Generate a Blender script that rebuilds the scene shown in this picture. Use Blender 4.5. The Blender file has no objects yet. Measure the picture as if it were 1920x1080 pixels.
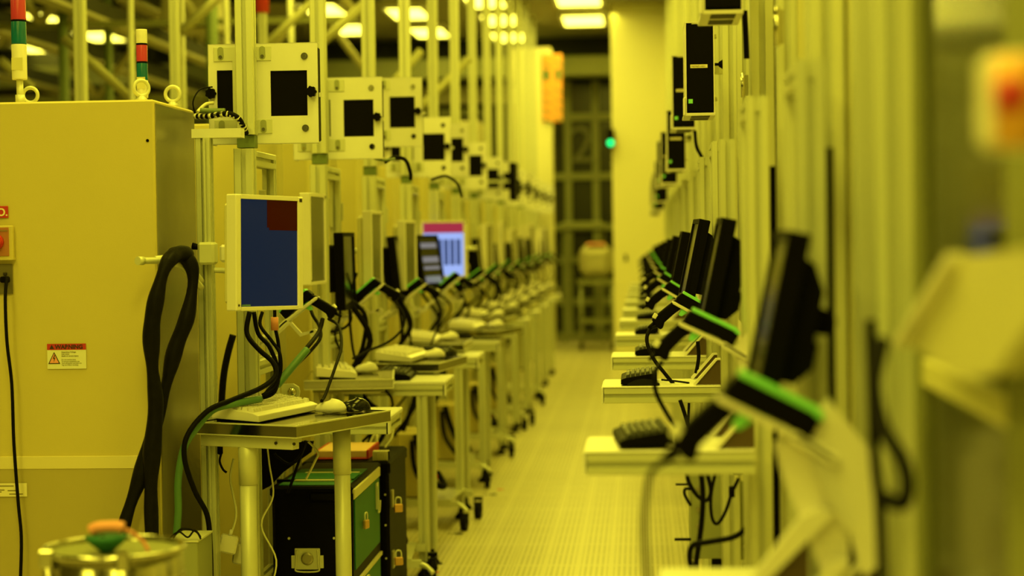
import bpy, bmesh, math, random
from mathutils import Vector, Matrix
random.seed(7)
R = math.radians
S = bpy.context.scene
COL = S.collection

# ---------------------------------------------------------------- camera
FPX = 3600.0
cam_d = bpy.data.cameras.new('camera'); cam = bpy.data.objects.new('camera', cam_d); COL.objects.link(cam)
cam_d.sensor_width = 36; cam_d.lens = FPX / 1920 * 36; cam_d.clip_start = .05; cam_d.clip_end = 200
_v = Vector((240, 100, -FPX)).normalized()            # the aisle direction (+Y) seen in camera axes
_u = Vector((-.0125, 1, 0)); _u = (_u - _v * _u.dot(_v)).normalized()
_x = _v.cross(_u)
RW = Matrix((_x, _v, _u))                              # camera axes -> world axes
CAM = Vector((0, 0, 1.5))
cam.matrix_world = Matrix.Translation(CAM) @ RW.to_4x4()
cam_d.dof.use_dof = True; cam_d.dof.focus_distance = 6.35; cam_d.dof.aperture_fstop = 1.9
S.camera = cam

def W(px, py, d):
    """world point seen at pixel (px, py), d metres down the aisle"""
    r = RW @ Vector((px - 960, 540 - py, -FPX))
    return CAM + r * (d / r.y)

# ---------------------------------------------------------------- light
LC = (1.0, .88, .06)
S.view_settings.view_transform = 'Standard'; S.view_settings.look = 'None'
S.view_settings.exposure = 0.0; S.view_settings.gamma = 1.0
S.cycles.use_denoising = True
S.cycles.max_bounces = 6; S.cycles.diffuse_bounces = 3; S.cycles.glossy_bounces = 3; S.cycles.transmission_bounces = 5
S.cycles.sample_clamp_indirect = 4.0
S.cycles.caustics_reflective = False; S.cycles.caustics_refractive = False
w = bpy.data.worlds.new('room_air'); S.world = w; w.use_nodes = True
w.node_tree.nodes['Background'].inputs[0].default_value = (*LC, 1)
w.node_tree.nodes['Background'].inputs[1].default_value = .13
CEIL = 4.3
def area(x, y, sx, sy, e):
    l = bpy.data.lights.new('ceiling_lamp_fill', 'AREA'); l.shape = 'RECTANGLE'; l.size = sx; l.size_y = sy
    l.energy = e; l.color = LC
    o = bpy.data.objects.new('ceiling_lamp_fill', l); COL.objects.link(o); o.location = (x, y, CEIL - .12)
for yy in (-5.2, -1.5, 2.2, 5.9, 9.6, 13.3, 17.0, 20.7, 24.4):  # rows behind the camera are added, unseen, for front light
    k = .98 if yy < 3 else (.76 if yy < 24 else .45)
    area(-.55, yy, .6, 2.4, 74 * k)
    area(-2.5, yy, .6, 2.4, 48 * k)
for yy in (3, 9, 15, 21):
    area(-8, yy, .6, 2.4, 45)

# ---------------------------------------------------------------- materials
def mat(name, col, rough=.5, metal=0.0, var=.06, scale=6.0, emit=0.0, ecol=None, spec=.5, bump=0.0, coat=0.0):
    m = bpy.data.materials.new(name); m.use_nodes = True
    nt = m.node_tree; b = nt.nodes['Principled BSDF']
    b.inputs['Roughness'].default_value = rough; b.inputs['Metallic'].default_value = metal
    b.inputs['Specular IOR Level'].default_value = spec
    b.inputs['Coat Weight'].default_value = coat
    tc = nt.nodes.new('ShaderNodeTexCoord'); n = nt.nodes.new('ShaderNodeTexNoise')
    n.inputs['Scale'].default_value = scale; n.inputs['Detail'].default_value = 4
    nt.links.new(tc.outputs['Object'], n.inputs['Vector'])
    mx = nt.nodes.new('ShaderNodeMix'); mx.data_type = 'RGBA'
    mx.inputs[6].default_value = (*[c * (1 - var) for c in col], 1)
    mx.inputs[7].default_value = (*[min(1, c * (1 + var)) for c in col], 1)
    nt.links.new(n.outputs['Fac'], mx.inputs[0]); nt.links.new(mx.outputs[2], b.inputs['Base Color'])
    if bump:
        n2 = nt.nodes.new('ShaderNodeTexNoise'); n2.inputs['Scale'].default_value = 260
        nt.links.new(tc.outputs['Object'], n2.inputs['Vector'])
        bp = nt.nodes.new('ShaderNodeBump'); bp.inputs['Strength'].default_value = bump; bp.inputs['Distance'].default_value = .001
        nt.links.new(n2.outputs['Fac'], bp.inputs['Height']); nt.links.new(bp.outputs[0], b.inputs['Normal'])
    if emit:
        b.inputs['Emission Color'].default_value = (*(ecol or col), 1); b.inputs['Emission Strength'].default_value = emit
    return m
M = {}
M['paint'] = mat('white_powder_coat', (.84, .83, .85), .42)
M['beige'] = mat('beige_cabinet_paint', (.66, .56, .22), .45, var=.03, bump=.25)
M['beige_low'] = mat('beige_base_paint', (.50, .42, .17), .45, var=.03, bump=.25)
M['panel'] = mat('ivory_wall_panel', (.80, .75, .42), .4, var=.03, scale=1.5)
M['pillar'] = mat('white_pillar_paint', (.88, .84, .6), .5, var=.02, scale=1)
M['alu'] = mat('anodised_aluminium', (.72, .73, .6), .36, .35, .05)
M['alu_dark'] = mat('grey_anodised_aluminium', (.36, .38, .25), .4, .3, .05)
M['steel'] = mat('polished_stainless', (.62, .6, .5), .1, 1.0, .08, 12)
M['steel_rim'] = mat('mirror_steel_rim', (.36, .34, .26), .13, 1.0, .1, 8)
M['brush'] = mat('brushed_stainless', (.45, .42, .33), .33, 1.0, .1, 9)
M['tube'] = mat('satin_steel_tube', (.74, .74, .6), .42, .2, .04)
M['ivory'] = mat('ivory_plastic', (.85, .82, .8), .38, var=.02)
M['key'] = mat('pale_keycap_plastic', (.80, .77, .75), .45, var=.04, scale=30)
M['ivory_d'] = mat('aged_ivory_plastic', (.72, .68, .45), .42, var=.04)
M['black'] = mat('black_plastic', (.004, .003, .003), .5, var=.2, spec=.05)
M['rubber'] = mat('black_rubber', (.005, .004, .004), .55, var=.2, spec=.08)
M['sleeve'] = mat('black_fabric_sleeve', (.009, .008, .008), .4, var=.35, scale=40, bump=.6, spec=.06)
M['gloss'] = mat('glossy_black_plastic', (.006, .006, .006), .15, var=.1, spec=.35)
M['bkey'] = mat('black_keycaps', (.022, .022, .02), .4, var=.2, scale=30, spec=.25)
M['lime'] = mat('lime_green_plastic', (.26, .85, .3), .35, var=.05)
M['green'] = mat('emerald_painted_steel', (.02, .17, .09), .6, var=.06, scale=3)
M['gterm'] = mat('grey_green_plastic', (.16, .22, .10), .5)
M['corr'] = mat('green_corrugated_tube', (.10, .24, .12), .4, var=.15, scale=20)
M['red'] = mat('red_plastic', (.62, .03, .05), .4, var=.04)
M['redlab'] = mat('red_label_print', (.55, .03, .05), .5, var=.03)
M['redlamp'] = mat('red_lamp_lens', (.52, .04, .12), .25, var=.1, scale=30, emit=.06, ecol=(.6, .04, .02))
M['greenlamp'] = mat('green_lamp_lens', (.004, .13, .22), .25, var=.3, scale=30, emit=.01, ecol=(.01, .5, .25))
M['orange'] = mat('orange_plastic', (.95, .38, .3), .45, var=.04)
M['brass'] = mat('brass_padlock_body', (.78, .45, .2), .3, .6, .06)
M['label'] = mat('pale_label_paper', (.85, .84, .75), .55, var=.02)
M['ink'] = mat('dark_label_ink', (.03, .02, .02), .6)
M['ink2'] = mat('faded_label_ink', (.25, .21, .1), .6)
M['glow'] = mat('lamp_diffuser', (.9, .9, .7), .5, emit=6.5, ecol=(1, .88, .09))
M['ceil'] = mat('grey_ceiling_panel', (.27, .25, .18), .7, var=.1, scale=.6)
M['dark'] = mat('dark_steelwork', (.03, .03, .02), .6, var=.3, scale=2, spec=.2)
M['duct'] = mat('galvanised_duct', (.5, .47, .3), .45, .2, .15, 2)
M['glassd'] = mat('dark_glazing', (.035, .035, .02), .2, var=.5, scale=1.2, spec=.25)
M['mull'] = mat('olive_window_frame', (.24, .25, .12), .5)
M['numeral'] = mat('faint_window_numeral', (.13, .13, .07), .5)
M['led'] = mat('green_led', (.0, .8, .4), .4, emit=2.2, ecol=(.0, .85, .22))
M['screen'] = mat('navy_lit_screen', (.01, .01, .015), .22, var=.1, emit=1.0, ecol=(.001, .009, .030), spec=.12)
M['scroff'] = mat('unlit_grey_screen', (.09, .085, .07), .14, var=.1)
M['scrblk'] = mat('unlit_black_screen', (.015, .015, .012), .15, var=.1, spec=.25)
M['scrlit'] = mat('pale_blue_lit_screen', (.02, .02, .02), .3, emit=1.0, ecol=(.33, .46, .95))
M['scrhead'] = mat('crimson_screen_header', (.02, .0, .0), .3, emit=1.0, ecol=(.35, .02, .06))
M['scrtext'] = mat('navy_screen_rows', (.02, .02, .02), .3, emit=1.0, ecol=(.035, .07, .22))
M['scrrow'] = mat('dim_lavender_screen_rows', (.02, .02, .02), .3, emit=1.0, ecol=(.16, .16, .2))
M['dimred'] = mat('brown_red_window_on_screen', (.02, .0, .0), .22, emit=1.0, ecol=(.022, .002, .0), spec=.12)
M['cream'] = mat('cream_label', (.9, .82, .6), .5)
M['band'] = mat('cream_cabinet_band', (.82, .72, .42), .45, var=.02)
M['hazard'] = mat('orange_sign_film', (.95, .40, .12), .45, emit=0)
M['whitewire'] = mat('white_cable_jacket', (.8, .78, .55), .45)
M['gusset'] = mat('dark_bronze_bracket_web', (.09, .055, .03), .5)

# perforated raised-floor tiles
def floor_mat():
    m = bpy.data.materials.new('perforated_floor_tiles'); m.use_nodes = True; nt = m.node_tree
    b = nt.nodes['Principled BSDF']; b.inputs['Roughness'].default_value = .38
    tc = nt.nodes.new('ShaderNodeTexCoord'); sp = nt.nodes.new('ShaderNodeSeparateXYZ'); nt.links.new(tc.outputs['Object'], sp.inputs[0])
    def mth(op, a, bb=None):
        n = nt.nodes.new('ShaderNodeMath'); n.operation = op
        for i, q in enumerate((a, bb)):
            if q is None: continue
            if isinstance(q, (int, float)): n.inputs[i].default_value = q
            else: nt.links.new(q, n.inputs[i])
        return n.outputs[0]
    def tri(s, per):   # distance to cell centre 0..0.5
        return mth('ABSOLUTE', mth('SUBTRACT', mth('FRACT', mth('DIVIDE', s, per)), .5))
    hx, hy = tri(sp.outputs[0], .025), tri(sp.outputs[1], .05)
    hole = mth('MULTIPLY', mth('LESS_THAN', hx, .24), mth('LESS_THAN', hy, .33))
    gx = mth('GREATER_THAN', tri(sp.outputs[0], .15), .42)          # solid ribs
    gy = mth('GREATER_THAN', tri(sp.outputs[1], .30), .44)
    solid = mth('MAXIMUM', gx, gy)
    hole = mth('MULTIPLY', hole, mth('SUBTRACT', 1.0, solid))
    sx, sy = mth('GREATER_THAN', tri(sp.outputs[0], .6), .494), mth('GREATER_THAN', tri(sp.outputs[1], .6), .494)
    seam = mth('MAXIMUM', sx, sy)
    n = nt.nodes.new('ShaderNodeTexNoise'); n.inputs['Scale'].default_value = 1.3; nt.links.new(tc.outputs['Object'], n.inputs['Vector'])
    c1 = nt.nodes.new('ShaderNodeMix'); c1.data_type = 'RGBA'; c1.inputs[6].default_value = (.60, .54, .38, 1); c1.inputs[7].default_value = (.74, .69, .5, 1)
    nt.links.new(n.outputs['Fac'], c1.inputs[0])
    c2 = nt.nodes.new('ShaderNodeMix'); c2.data_type = 'RGBA'; c2.inputs[7].default_value = (.22, .19, .1, 1)
    nt.links.new(mth('MULTIPLY', hole, .75), c2.inputs[0]); nt.links.new(c1.outputs[2], c2.inputs[6])
    c3 = nt.nodes.new('ShaderNodeMix'); c3.data_type = 'RGBA'; c3.inputs[7].default_value = (.4, .35, .2, 1)
    nt.links.new(mth('MULTIPLY', seam, .7), c3.inputs[0]); nt.links.new(c2.outputs[2], c3.inputs[6])
    nt.links.new(c3.outputs[2], b.inputs['Base Color'])
    return m
M['floor'] = floor_mat()
def glass_mat():
    m = bpy.data.materials.new('tinted_clear_glazing'); m.use_nodes = True; nt = m.node_tree
    nt.nodes.remove(nt.nodes['Principled BSDF']); out = nt.nodes['Material Output']
    t = nt.nodes.new('ShaderNodeBsdfTransparent'); t.inputs[0].default_value = (.8, .82, .7, 1)
    g = nt.nodes.new('ShaderNodeBsdfGlossy'); g.inputs['Roughness'].default_value = .14; g.inputs[0].default_value = (.9, .9, .9, 1)
    f = nt.nodes.new('ShaderNodeFresnel'); f.inputs[0].default_value = 1.5
    n = nt.nodes.new('ShaderNodeTexNoise'); n.inputs['Scale'].default_value = 3
    bp = nt.nodes.new('ShaderNodeBump'); bp.inputs['Strength'].default_value = .05; nt.links.new(n.outputs[0], bp.inputs['Height']); nt.links.new(bp.outputs[0], g.inputs['Normal'])
    mx = nt.nodes.new('ShaderNodeMixShader'); nt.links.new(f.outputs[0], mx.inputs[0]); nt.links.new(t.outputs[0], mx.inputs[1]); nt.links.new(g.outputs[0], mx.inputs[2])
    nt.links.new(mx.outputs[0], out.inputs[0]); return m
M['glass'] = glass_mat()

# ---------------------------------------------------------------- mesh builder
class MB:
    def __init__(s): s.v = []; s.f = []; s.sm = []; s.T = Matrix.Identity(4)
    def at(s, loc=(0, 0, 0), rot=(0, 0, 0)):
        from mathutils import Euler
        s.T = Matrix.Translation(loc) @ Euler(rot).to_matrix().to_4x4(); return s
    def add(s, vs, fs, smooth=False):
        o = len(s.v); s.v += [tuple(s.T @ Vector(p)) for p in vs]
        for i, f in enumerate(fs):
            s.f.append(tuple(o + k for k in f)); s.sm.append(smooth if isinstance(smooth, bool) else smooth[i])
        return s
    def box(s, x0, x1, y0, y1, z0, z1, ch=0.0):
        if ch > 0:
            c = ch; h = []
            for z, e in ((z0, c), (z0 + c, 0), (z1 - c, 0), (z1, c)):
                a, b_, p, q = x0 + e, x1 - e, y0 + e, y1 - e; k = c if e == 0 else c
                if e == 0: ring = [(a + k, p), (b_ - k, p), (b_, p + k), (b_, q - k), (b_ - k, q), (a + k, q), (a, q - k), (a, p + k)]
                else: ring = [(a, p), (b_, p), (b_, p), (b_, q), (b_, q), (a, q), (a, q), (a, p)]
                h += [(u, v_, z) for u, v_ in ring]
            fs = [tuple(range(7, -1, -1)), tuple(range(24, 32))]
            for l in range(3):
                for i in range(8): fs.append((l * 8 + i, l * 8 + (i + 1) % 8, l * 8 + 8 + (i + 1) % 8, l * 8 + 8 + i))
            return s.add(h, fs)
        v = [(x0, y0, z0), (x1, y0, z0), (x1, y1, z0), (x0, y1, z0), (x0, y0, z1), (x1, y0, z1), (x1, y1, z1), (x0, y1, z1)]
        return s.add(v, [(0, 3, 2, 1), (4, 5, 6, 7), (0, 1, 5, 4), (1, 2, 6, 5), (2, 3, 7, 6), (3, 0, 4, 7)])
    def cyl(s, p0, p1, r0, r1=None, n=16, caps=True):
        r1 = r0 if r1 is None else r1; p0 = Vector(p0); p1 = Vector(p1); a = (p1 - p0).normalized()
        t = Vector((0, 0, 1)) if abs(a.z) < .9 else Vector((1, 0, 0)); u = a.cross(t).normalized(); w_ = a.cross(u)
        vs = []
        for p, r in ((p0, r0), (p1, r1)):
            vs += [p + (u * math.cos(2 * math.pi * i / n) + w_ * math.sin(2 * math.pi * i / n)) * r for i in range(n)]
        fs = [(i, i + n, (i + 1) % n + n, (i + 1) % n) for i in range(n)]; sm = [True] * n
        if caps: fs += [tuple(range(n)), tuple(range(2 * n - 1, n - 1, -1))]; sm += [False, False]
        return s.add(vs, fs, sm)
    def tube(s, pts, r, n=8, sub=6, smooth=True, closed=False):
        pts = [Vector(p) for p in pts]
        if sub > 1 and len(pts) > 2:
            q = []; L = len(pts)
            for i in range(L - 1):
                a, b_, c, d = pts[max(i - 1, 0)], pts[i], pts[i + 1], pts[min(i + 2, L - 1)]
                for k in range(sub):
                    t = k / sub
                    q.append(.5 * ((2 * b_) + (c - a) * t + (2 * a - 5 * b_ + 4 * c - d) * t * t + (3 * b_ - a - 3 * c + d) * t ** 3))
            q.append(pts[-1]); pts = q
        vs = []; fs = []; u = None; L = len(pts)
        for i, p in enumerate(pts):
            a = (pts[min(i + 1, L - 1)] - pts[max(i - 1, 0)]).normalized()
            if u is None:
                t = Vector((0, 1, 0)) if abs(a.y) < .9 else Vector((1, 0, 0)); u = a.cross(t).normalized()
            else: u = (u - a * u.dot(a)).normalized()
            w_ = a.cross(u); rr = r(i / (L - 1)) if callable(r) else r
            vs += [p + (u * math.cos(2 * math.pi * k / n) + w_ * math.sin(2 * math.pi * k / n)) * rr for k in range(n)]
        for i in range(L - 1):
            for k in range(n): fs.append((i * n + k, i * n + (k + 1) % n, (i + 1) * n + (k + 1) % n, (i + 1) * n + k))
        m = len(fs); fs += [tuple(range(n - 1, -1, -1)), tuple(range((L - 1) * n, L * n))]
        return s.add(vs, fs, [True] * m + [False, False])
    def ext(s, poly, a0, a1, axis='y'):
        """polygon in the plane normal to axis, extruded a0..a1 ; poly = [(u, v)]"""
        f = {'y': lambda u, v_, a: (u, a, v_), 'x': lambda u, v_, a: (a, u, v_), 'z': lambda u, v_, a: (u, v_, a)}[axis]
        n = len(poly); vs = [f(u, v_, a0) for u, v_ in poly] + [f(u, v_, a1) for u, v_ in poly]
        fs = [tuple(range(n)), tuple(range(2 * n - 1, n - 1, -1))] + [(i, i + n, (i + 1) % n + n, (i + 1) % n) for i in range(n)]
        return s.add(vs, fs)
    def prof(s, p0, p1, w_=.045, d=None):
        """slotted aluminium profile between two points along one axis"""
        p0 = Vector(p0); p1 = Vector(p1); a = (p1 - p0).normalized()
        t = Vector((0, 0, 1)) if abs(a.z) < .9 else Vector((0, 1, 0)); u = a.cross(t).normalized(); q = a.cross(u)
        h = w_ / 2; k = w_ * .13; g = w_ * .26; c = w_ * .05
        side = [(-h + c, -h), (-k, -h), (-k, -h + g), (k, -h + g), (k, -h), (h - c, -h)]
        ring = []
        for r_ in range(4):
            ca, sa = [(1, 0), (0, 1), (-1, 0), (0, -1)][r_]
            ring += [(x * ca - y * sa, x * sa + y * ca) for x, y in side]
        n = len(ring); vs = [p0 + u * x + q * y for x, y in ring] + [p1 + u * x + q * y for x, y in ring]
        fs = [tuple(range(n)), tuple(range(2 * n - 1, n - 1, -1))] + [(i, i + n, (i + 1) % n + n, (i + 1) % n) for i in range(n)]
        return s.add(vs, fs)
    def lathe(s, prof_, n=24, c=(0, 0, 0)):
        vs = []; fs = []; L = len(prof_)
        for r, z in prof_: vs += [(c[0] + r * math.cos(2 * math.pi * k / n), c[1] + r * math.sin(2 * math.pi * k / n), c[2] + z) for k in range(n)]
        for i in range(L - 1):
            for k in range(n): fs.append((i * n + k, i * n + (k + 1) % n, (i + 1) * n + (k + 1) % n, (i + 1) * n + k))
        m = len(fs); fs += [tuple(range(n - 1, -1, -1)), tuple(range((L - 1) * n, L * n))]
        return s.add(vs, fs, [True] * m + [False, False])
    def ring(s, c, r, rt, axis='y', n=24, m=8):
        c = Vector(c); vs = []; fs = []
        for i in range(n):
            t = 2 * math.pi * i / n
            e = {'y': Vector((math.cos(t), 0, math.sin(t))), 'x': Vector((0, math.cos(t), math.sin(t))), 'z': Vector((math.cos(t), math.sin(t), 0))}[axis]
            ax = {'y': Vector((0, 1, 0)), 'x': Vector((1, 0, 0)), 'z': Vector((0, 0, 1))}[axis]
            vs += [c + e * (r + rt * math.cos(2 * math.pi * k / m)) + ax * rt * math.sin(2 * math.pi * k / m) for k in range(m)]
        for i in range(n):
            for k in range(m): fs.append((i * m + k, ((i + 1) % n) * m + k, ((i + 1) % n) * m + (k + 1) % m, i * m + (k + 1) % m))
        return s.add(vs, fs, True)

def fix_normals(me):
    bm = bmesh.new(); bm.from_mesh(me); bmesh.ops.recalc_face_normals(bm, faces=bm.faces); bm.to_mesh(me); bm.free()
def obj(name, mb, m, parent=None, loc=None, bev=0):
    me = bpy.data.meshes.new(name); off = Vector(loc) if (loc is not None and parent is None) else None
    vs = mb.v if off is None else [tuple(Vector(p) - off) for p in mb.v]
    me.from_pydata(vs, [], mb.f); me.polygons.foreach_set('use_smooth', mb.sm)
    me.materials.append(M[m] if isinstance(m, str) else m); fix_normals(me); me.update()
    o = bpy.data.objects.new(name, me); COL.objects.link(o)
    if parent: o.parent = parent
    if off is not None: o.location = off
    if bev:
        b = o.modifiers.new('bevel', 'BEVEL'); b.width = bev; b.segments = 2; b.limit_method = 'ANGLE'; b.angle_limit = R(35)
    return o
def tag(o, label, cat, group=None, kind=None):
    o['label'] = label
    o['category'] = cat
    if group: o['group'] = group
    if kind: o['kind'] = kind
    return o
def thing(name, label, cat, loc=(0, 0, 0), rot=(0, 0, 0), group=None):
    o = bpy.data.objects.new(name, None); COL.objects.link(o); o.location = loc; o.rotation_euler = rot; o.empty_display_size = .1
    return tag(o, label, cat, group)
def struct(name, mb, m, parent=None, **k):
    o = obj(name, mb, m, parent, **k)
    if not parent: o['kind'] = 'structure'
    return o
def dup(root, loc=None, rot=None, label=None, group=None):
    r = root.copy(); COL.objects.link(r)
    if loc is not None: r.location = loc
    if rot is not None: r.rotation_euler = rot
    if label: r['label'] = label
    if group: r['group'] = group
    for ch in list(root.children):
        c = ch.copy(); COL.objects.link(c); c.parent = r
        for g in list(ch.children):
            d = g.copy(); COL.objects.link(d); d.parent = c
    return r
def text(name, body, size, m, parent, loc, rot=(R(90), 0, 0), align='LEFT', ex=.0004, bold=0.0):
    c = bpy.data.curves.new(name, 'FONT'); c.body = body; c.size = size; c.extrude = ex; c.align_x = align; c.offset = bold
    t = bpy.data.objects.new(name, c); COL.objects.link(t)
    dg = bpy.context.evaluated_depsgraph_get(); me = bpy.data.meshes.new_from_object(t.evaluated_get(dg))
    bpy.data.objects.remove(t); me.materials.clear(); me.materials.append(M[m])
    o = bpy.data.objects.new(name, me); COL.objects.link(o); o.parent = parent; o.location = loc; o.rotation_euler = rot
    return o
def cable(pts, r, label, m='rubber', name='cable', cat='cable', group=None, n=8):
    """pts = [(px, py, d)]"""
    P = [W(*p) for p in pts]
    return tag(obj(name, MB().tube(P, r, n), m, loc=P[0]), label, cat, group)
ORD = ['nearest', 'second', 'third', 'fourth', 'fifth', 'sixth', 'seventh', 'eighth', 'ninth', 'tenth', 'eleventh', 'twelfth', 'thirteenth', 'fourteenth', 'fifteenth']

# ================================================================ the room
YB = 28.0
struct('floor', MB().box(-12, 3, -7, YB + .2, -.1, 0), 'floor')
struct('ceiling', MB().box(-12, 3, -7, YB + .2, CEIL, CEIL + .1), 'ceil')
struct('wall_left', MB().box(-12.1, -12, -7, YB, 0, CEIL), 'ceil')
struct('wall_right', MB().box(.40, .52, 3.45, YB, 0, CEIL), 'panel')
struct('wall_back', MB().box(-12, 3, YB, YB + .2, 0, CEIL), 'dark')
# roof beam over the aisle end; dark box above paints the ceiling-end shadow
struct('trim_1', MB().box(-12, .4, 26.6, 27.2, 3.72, 3.98), 'mull')
struct('trim_shade', MB().box(-12, .4, 27.2, 27.9, 4.0, CEIL), 'dark')
# glazed end partition: the panes sit in olive mullions
wx0, wx1 = -1.75, .0
struct('window_1', MB().box(wx0, wx1, YB - .3, YB - .27, .1, 3.7), 'glassd')
wf = MB()
for x in (-1.72, -1.02, -.62, .0): wf.box(x - .05, x + .05, YB - .38, YB - .2, 0, 3.72)
for z in (.06, .55, 1.15, 1.62, 2.35, 3.2): wf.box(wx0, wx1, YB - .4, YB - .2, z - .05, z + .05)
struct('window_frame', wf, 'mull', bpy.data.objects['window_1'])
text('window_numeral', '2', .75, 'numeral', bpy.data.objects['window_1'], (-1.0, YB - .42, 2.55), ex=.002)
# far left glazing bays
for i, (a, b_) in enumerate(((-11.5, -8.2), (-8.0, -5.2), (-5.0, -2.2))):
    wn = struct('window_%d' % (i + 2), MB().box(a, b_, YB - .3, YB - .27, 2.0, 3.3), 'glassd')
    m = MB()
    for k in range(5):
        x = a + (b_ - a) * k / 4; m.box(x - .04, x + .04, YB - .36, YB - .22, 1.95, 3.35)
    for z in (2.0, 2.7, 3.3): m.box(a, b_, YB - .36, YB - .22, z - .05, z + .05)
    struct('window_frame', m, 'mull', wn)
struct('trim_3', MB().box(-12, -1.8, YB - .5, YB - .1, 3.42, 3.66), 'duct')
struct('trim_4', MB().box(-12, -1.8, YB - .5, YB - .1, 1.75, 1.95), 'duct')
# white wall pillar at the aisle's right and the narrower one on the left
p = obj('pillar', MB().box(-.325, .40, 23.4, 24.0, 0, CEIL, .01), 'pillar'); tag(p, 'tall white square pillar closing the right side of the aisle', 'pillar', kind='structure')
m = MB().box(-.19, -.16, 23.38, 23.4, 1.18, 1.26); obj('dark_latch', m, 'black', p)
p = obj('pillar', MB().box(-1.62, -1.13, 25, 25.5, 0, 3.95, .01), 'pillar'); tag(p, 'pale narrow pillar behind the far poles, carrying the orange sign', 'pillar', kind='structure')
# orange hanging sign
P = W(1035, 165, 24.965)
t = thing('hanging_sign', 'tall orange sign with green bars on the pale far pillar', 'sign', P)
hw, hh = .13, .44
obj('board', MB().box(-hw, hw, 0, .03, -hh, hh, .01), 'hazard', t)
for k in range(7):
    z = hh - .1 - k * .12
    if 1 < k < 3: continue
    obj('dark_stripe', MB().ext([(-hw * .85, z), (-hw * .1, z - .05), (-hw * .1, z - .085), (-hw * .85, z - .035)], -.004, .001).ext([(hw * .3, z + .02), (hw * .95, z - .03), (hw * .95, z - .06), (hw * .3, z - .01)], -.004, .001), 'mull', t)
obj('green_bar', MB().box(-hw * .85, -hw * .35, -.006, .001, .10, .24).box(hw * .4, hw * .85, -.006, .001, .10, .24), 'green', t)
# green indicator at the end of the aisle
P = W(1145, 268, 23.2)
t = thing('signal_lamp', 'small glowing green signal lamp beside the white pillar', 'lamp', P)
obj('lens', MB().lathe([(.001, .03), (.02, .026), (.035, .012), (.038, 0), (.038, -.02)]).at(), 'led', t).rotation_euler = (R(90), 0, 0)
obj('housing', MB().box(-.045, .045, .0, .2, -.05, .17, .008), 'black', t)

# ---------------------------------------------------------------- ceiling luminaires
def luminaire(x, y, label, sx=.42, sy=1.1):
    t = thing('ceiling_light', label, 'light', (x, y, CEIL), group='ceiling lights')
    m = MB(); m.box(-sx / 2 - .04, -sx / 2, -sy / 2, sy / 2, -.06, 0).box(sx / 2, sx / 2 + .04, -sy / 2, sy / 2, -.06, 0)
    m.box(-sx / 2, sx / 2, -sy / 2 - .04, -sy / 2, -.06, 0).box(-sx / 2, sx / 2, sy / 2, sy / 2 + .04, -.06, 0)
    obj('frame', m, 'paint', t)
    obj('diffuser', MB().box(-sx / 2, sx / 2, -sy / 2, sy / 2, -.05, -.02), 'glow', t)
lam = [(1094, 40, 'ceiling light square over the aisle, nearer the white pillar end'), (1085, 2, 'ceiling light over the aisle at the top edge of the picture'),
       (954, 70, 'ceiling light glowing behind the far thin poles, lowest in view'), (938, 38, 'ceiling light behind the far thin poles, middle of three'), (910, 3, 'ceiling light behind the far thin poles at the top edge'),
       (806, 60, 'ceiling light seen between the fourth and fifth poles, lower one'), (765, 24, 'ceiling light crossed by the fourth pole, upper one'),
       (655, 53, 'ceiling light between the second and third poles'), (605, 15, 'ceiling light crossed by the second pole at the top'),
       (85, 86, 'ceiling light left of the green post, above the large cabinet'), (175, 62, 'ceiling light between the green post and the second signal tower'),
       (62, 27, 'ceiling light right beside the nearer signal tower'), (8, 54, 'ceiling light cut by the left edge of the picture')]
for li, (px, py, lb) in enumerate(lam):
    hz = 440 + (1200 - px) * .0125; d = 3600 * (CEIL - .05 - 1.5) / (hz - py); luminaire(W(px, py, d).x, d, lb, .62 if li > 8 else (.5 if li < 2 else .42))

# ---------------------------------------------------------------- overhead rails and trusses in the upper left
rail = [(-5.6, 3.45, .10, .16), (-6.4, 3.75, .12, .2), (-4.4, 3.4, .08, .14), (-7.6, 3.6, .14, .18), (-4.9, 3.9, .1, .12)]
rl = ['lowest dark overhead rail slanting above the large cabinet', 'upper dark overhead rail slanting behind the signal towers', 'thin dark overhead rail nearest the poles', 'leftmost dark overhead rail under the ceiling lights', 'overhead rail tight below the ceiling']
for i, (x, z, a, b_) in enumerate(rail):
    t = thing('overhead_rail', rl[i], 'rail', (x, 0, z), group='overhead rails')
    obj('beam', MB().box(-a / 2, a / 2, 9, 27.5, -b_ / 2, b_ / 2), 'dark', t)
    obj('flange', MB().box(-a * .9, a * .9, 9, 27.5, -b_ / 2 - .03, -b_ / 2), 'duct', t)
    for k in range(6): obj('hanger_rod', MB().cyl((0, 10 + 3 * k, b_ / 2), (0, 10 + 3 * k, CEIL - z), .015), 'dark', t)
def truss(x0, x1, y, z0, z1, label, n=5, m_='duct'):
    t = thing('roof_truss', label, 'truss', (x0, y, z0), group='roof trusses')
    L = x1 - x0; h = z1 - z0
    obj('top_chord', MB().box(0, L, -.04, .04, h - .08, h), 'dark', t)
    obj('bottom_chord', MB().box(0, L, -.02, .02, 0, .05), 'mull', t)
    mb = MB()
    for k in range(n):
        a, b_ = L * k / n, L * (k + .5) / n; c = L * (k + 1) / n
        mb.cyl((a, 0, .04), (b_, 0, h - .04), .035, n=8).cyl((b_, 0, h - .04), (c, 0, .04), .035, n=8)
    obj('brace', mb, m_, t)
truss(-8.5, -2.2, 15, 3.2, 4.25, 'pale lattice truss crossing behind the first three poles')
truss(-10, -2.6, 19.5, 2.95, 4.0, 'farther lattice truss low behind the enclosures')
truss(-11, -5.2, 13, 3.0, 4.25, 'lattice truss behind the two signal towers', 4)
M['strut'] = mat('dull_galvanised_strut', (.36, .35, .2), .5, .2, .1)
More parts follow.
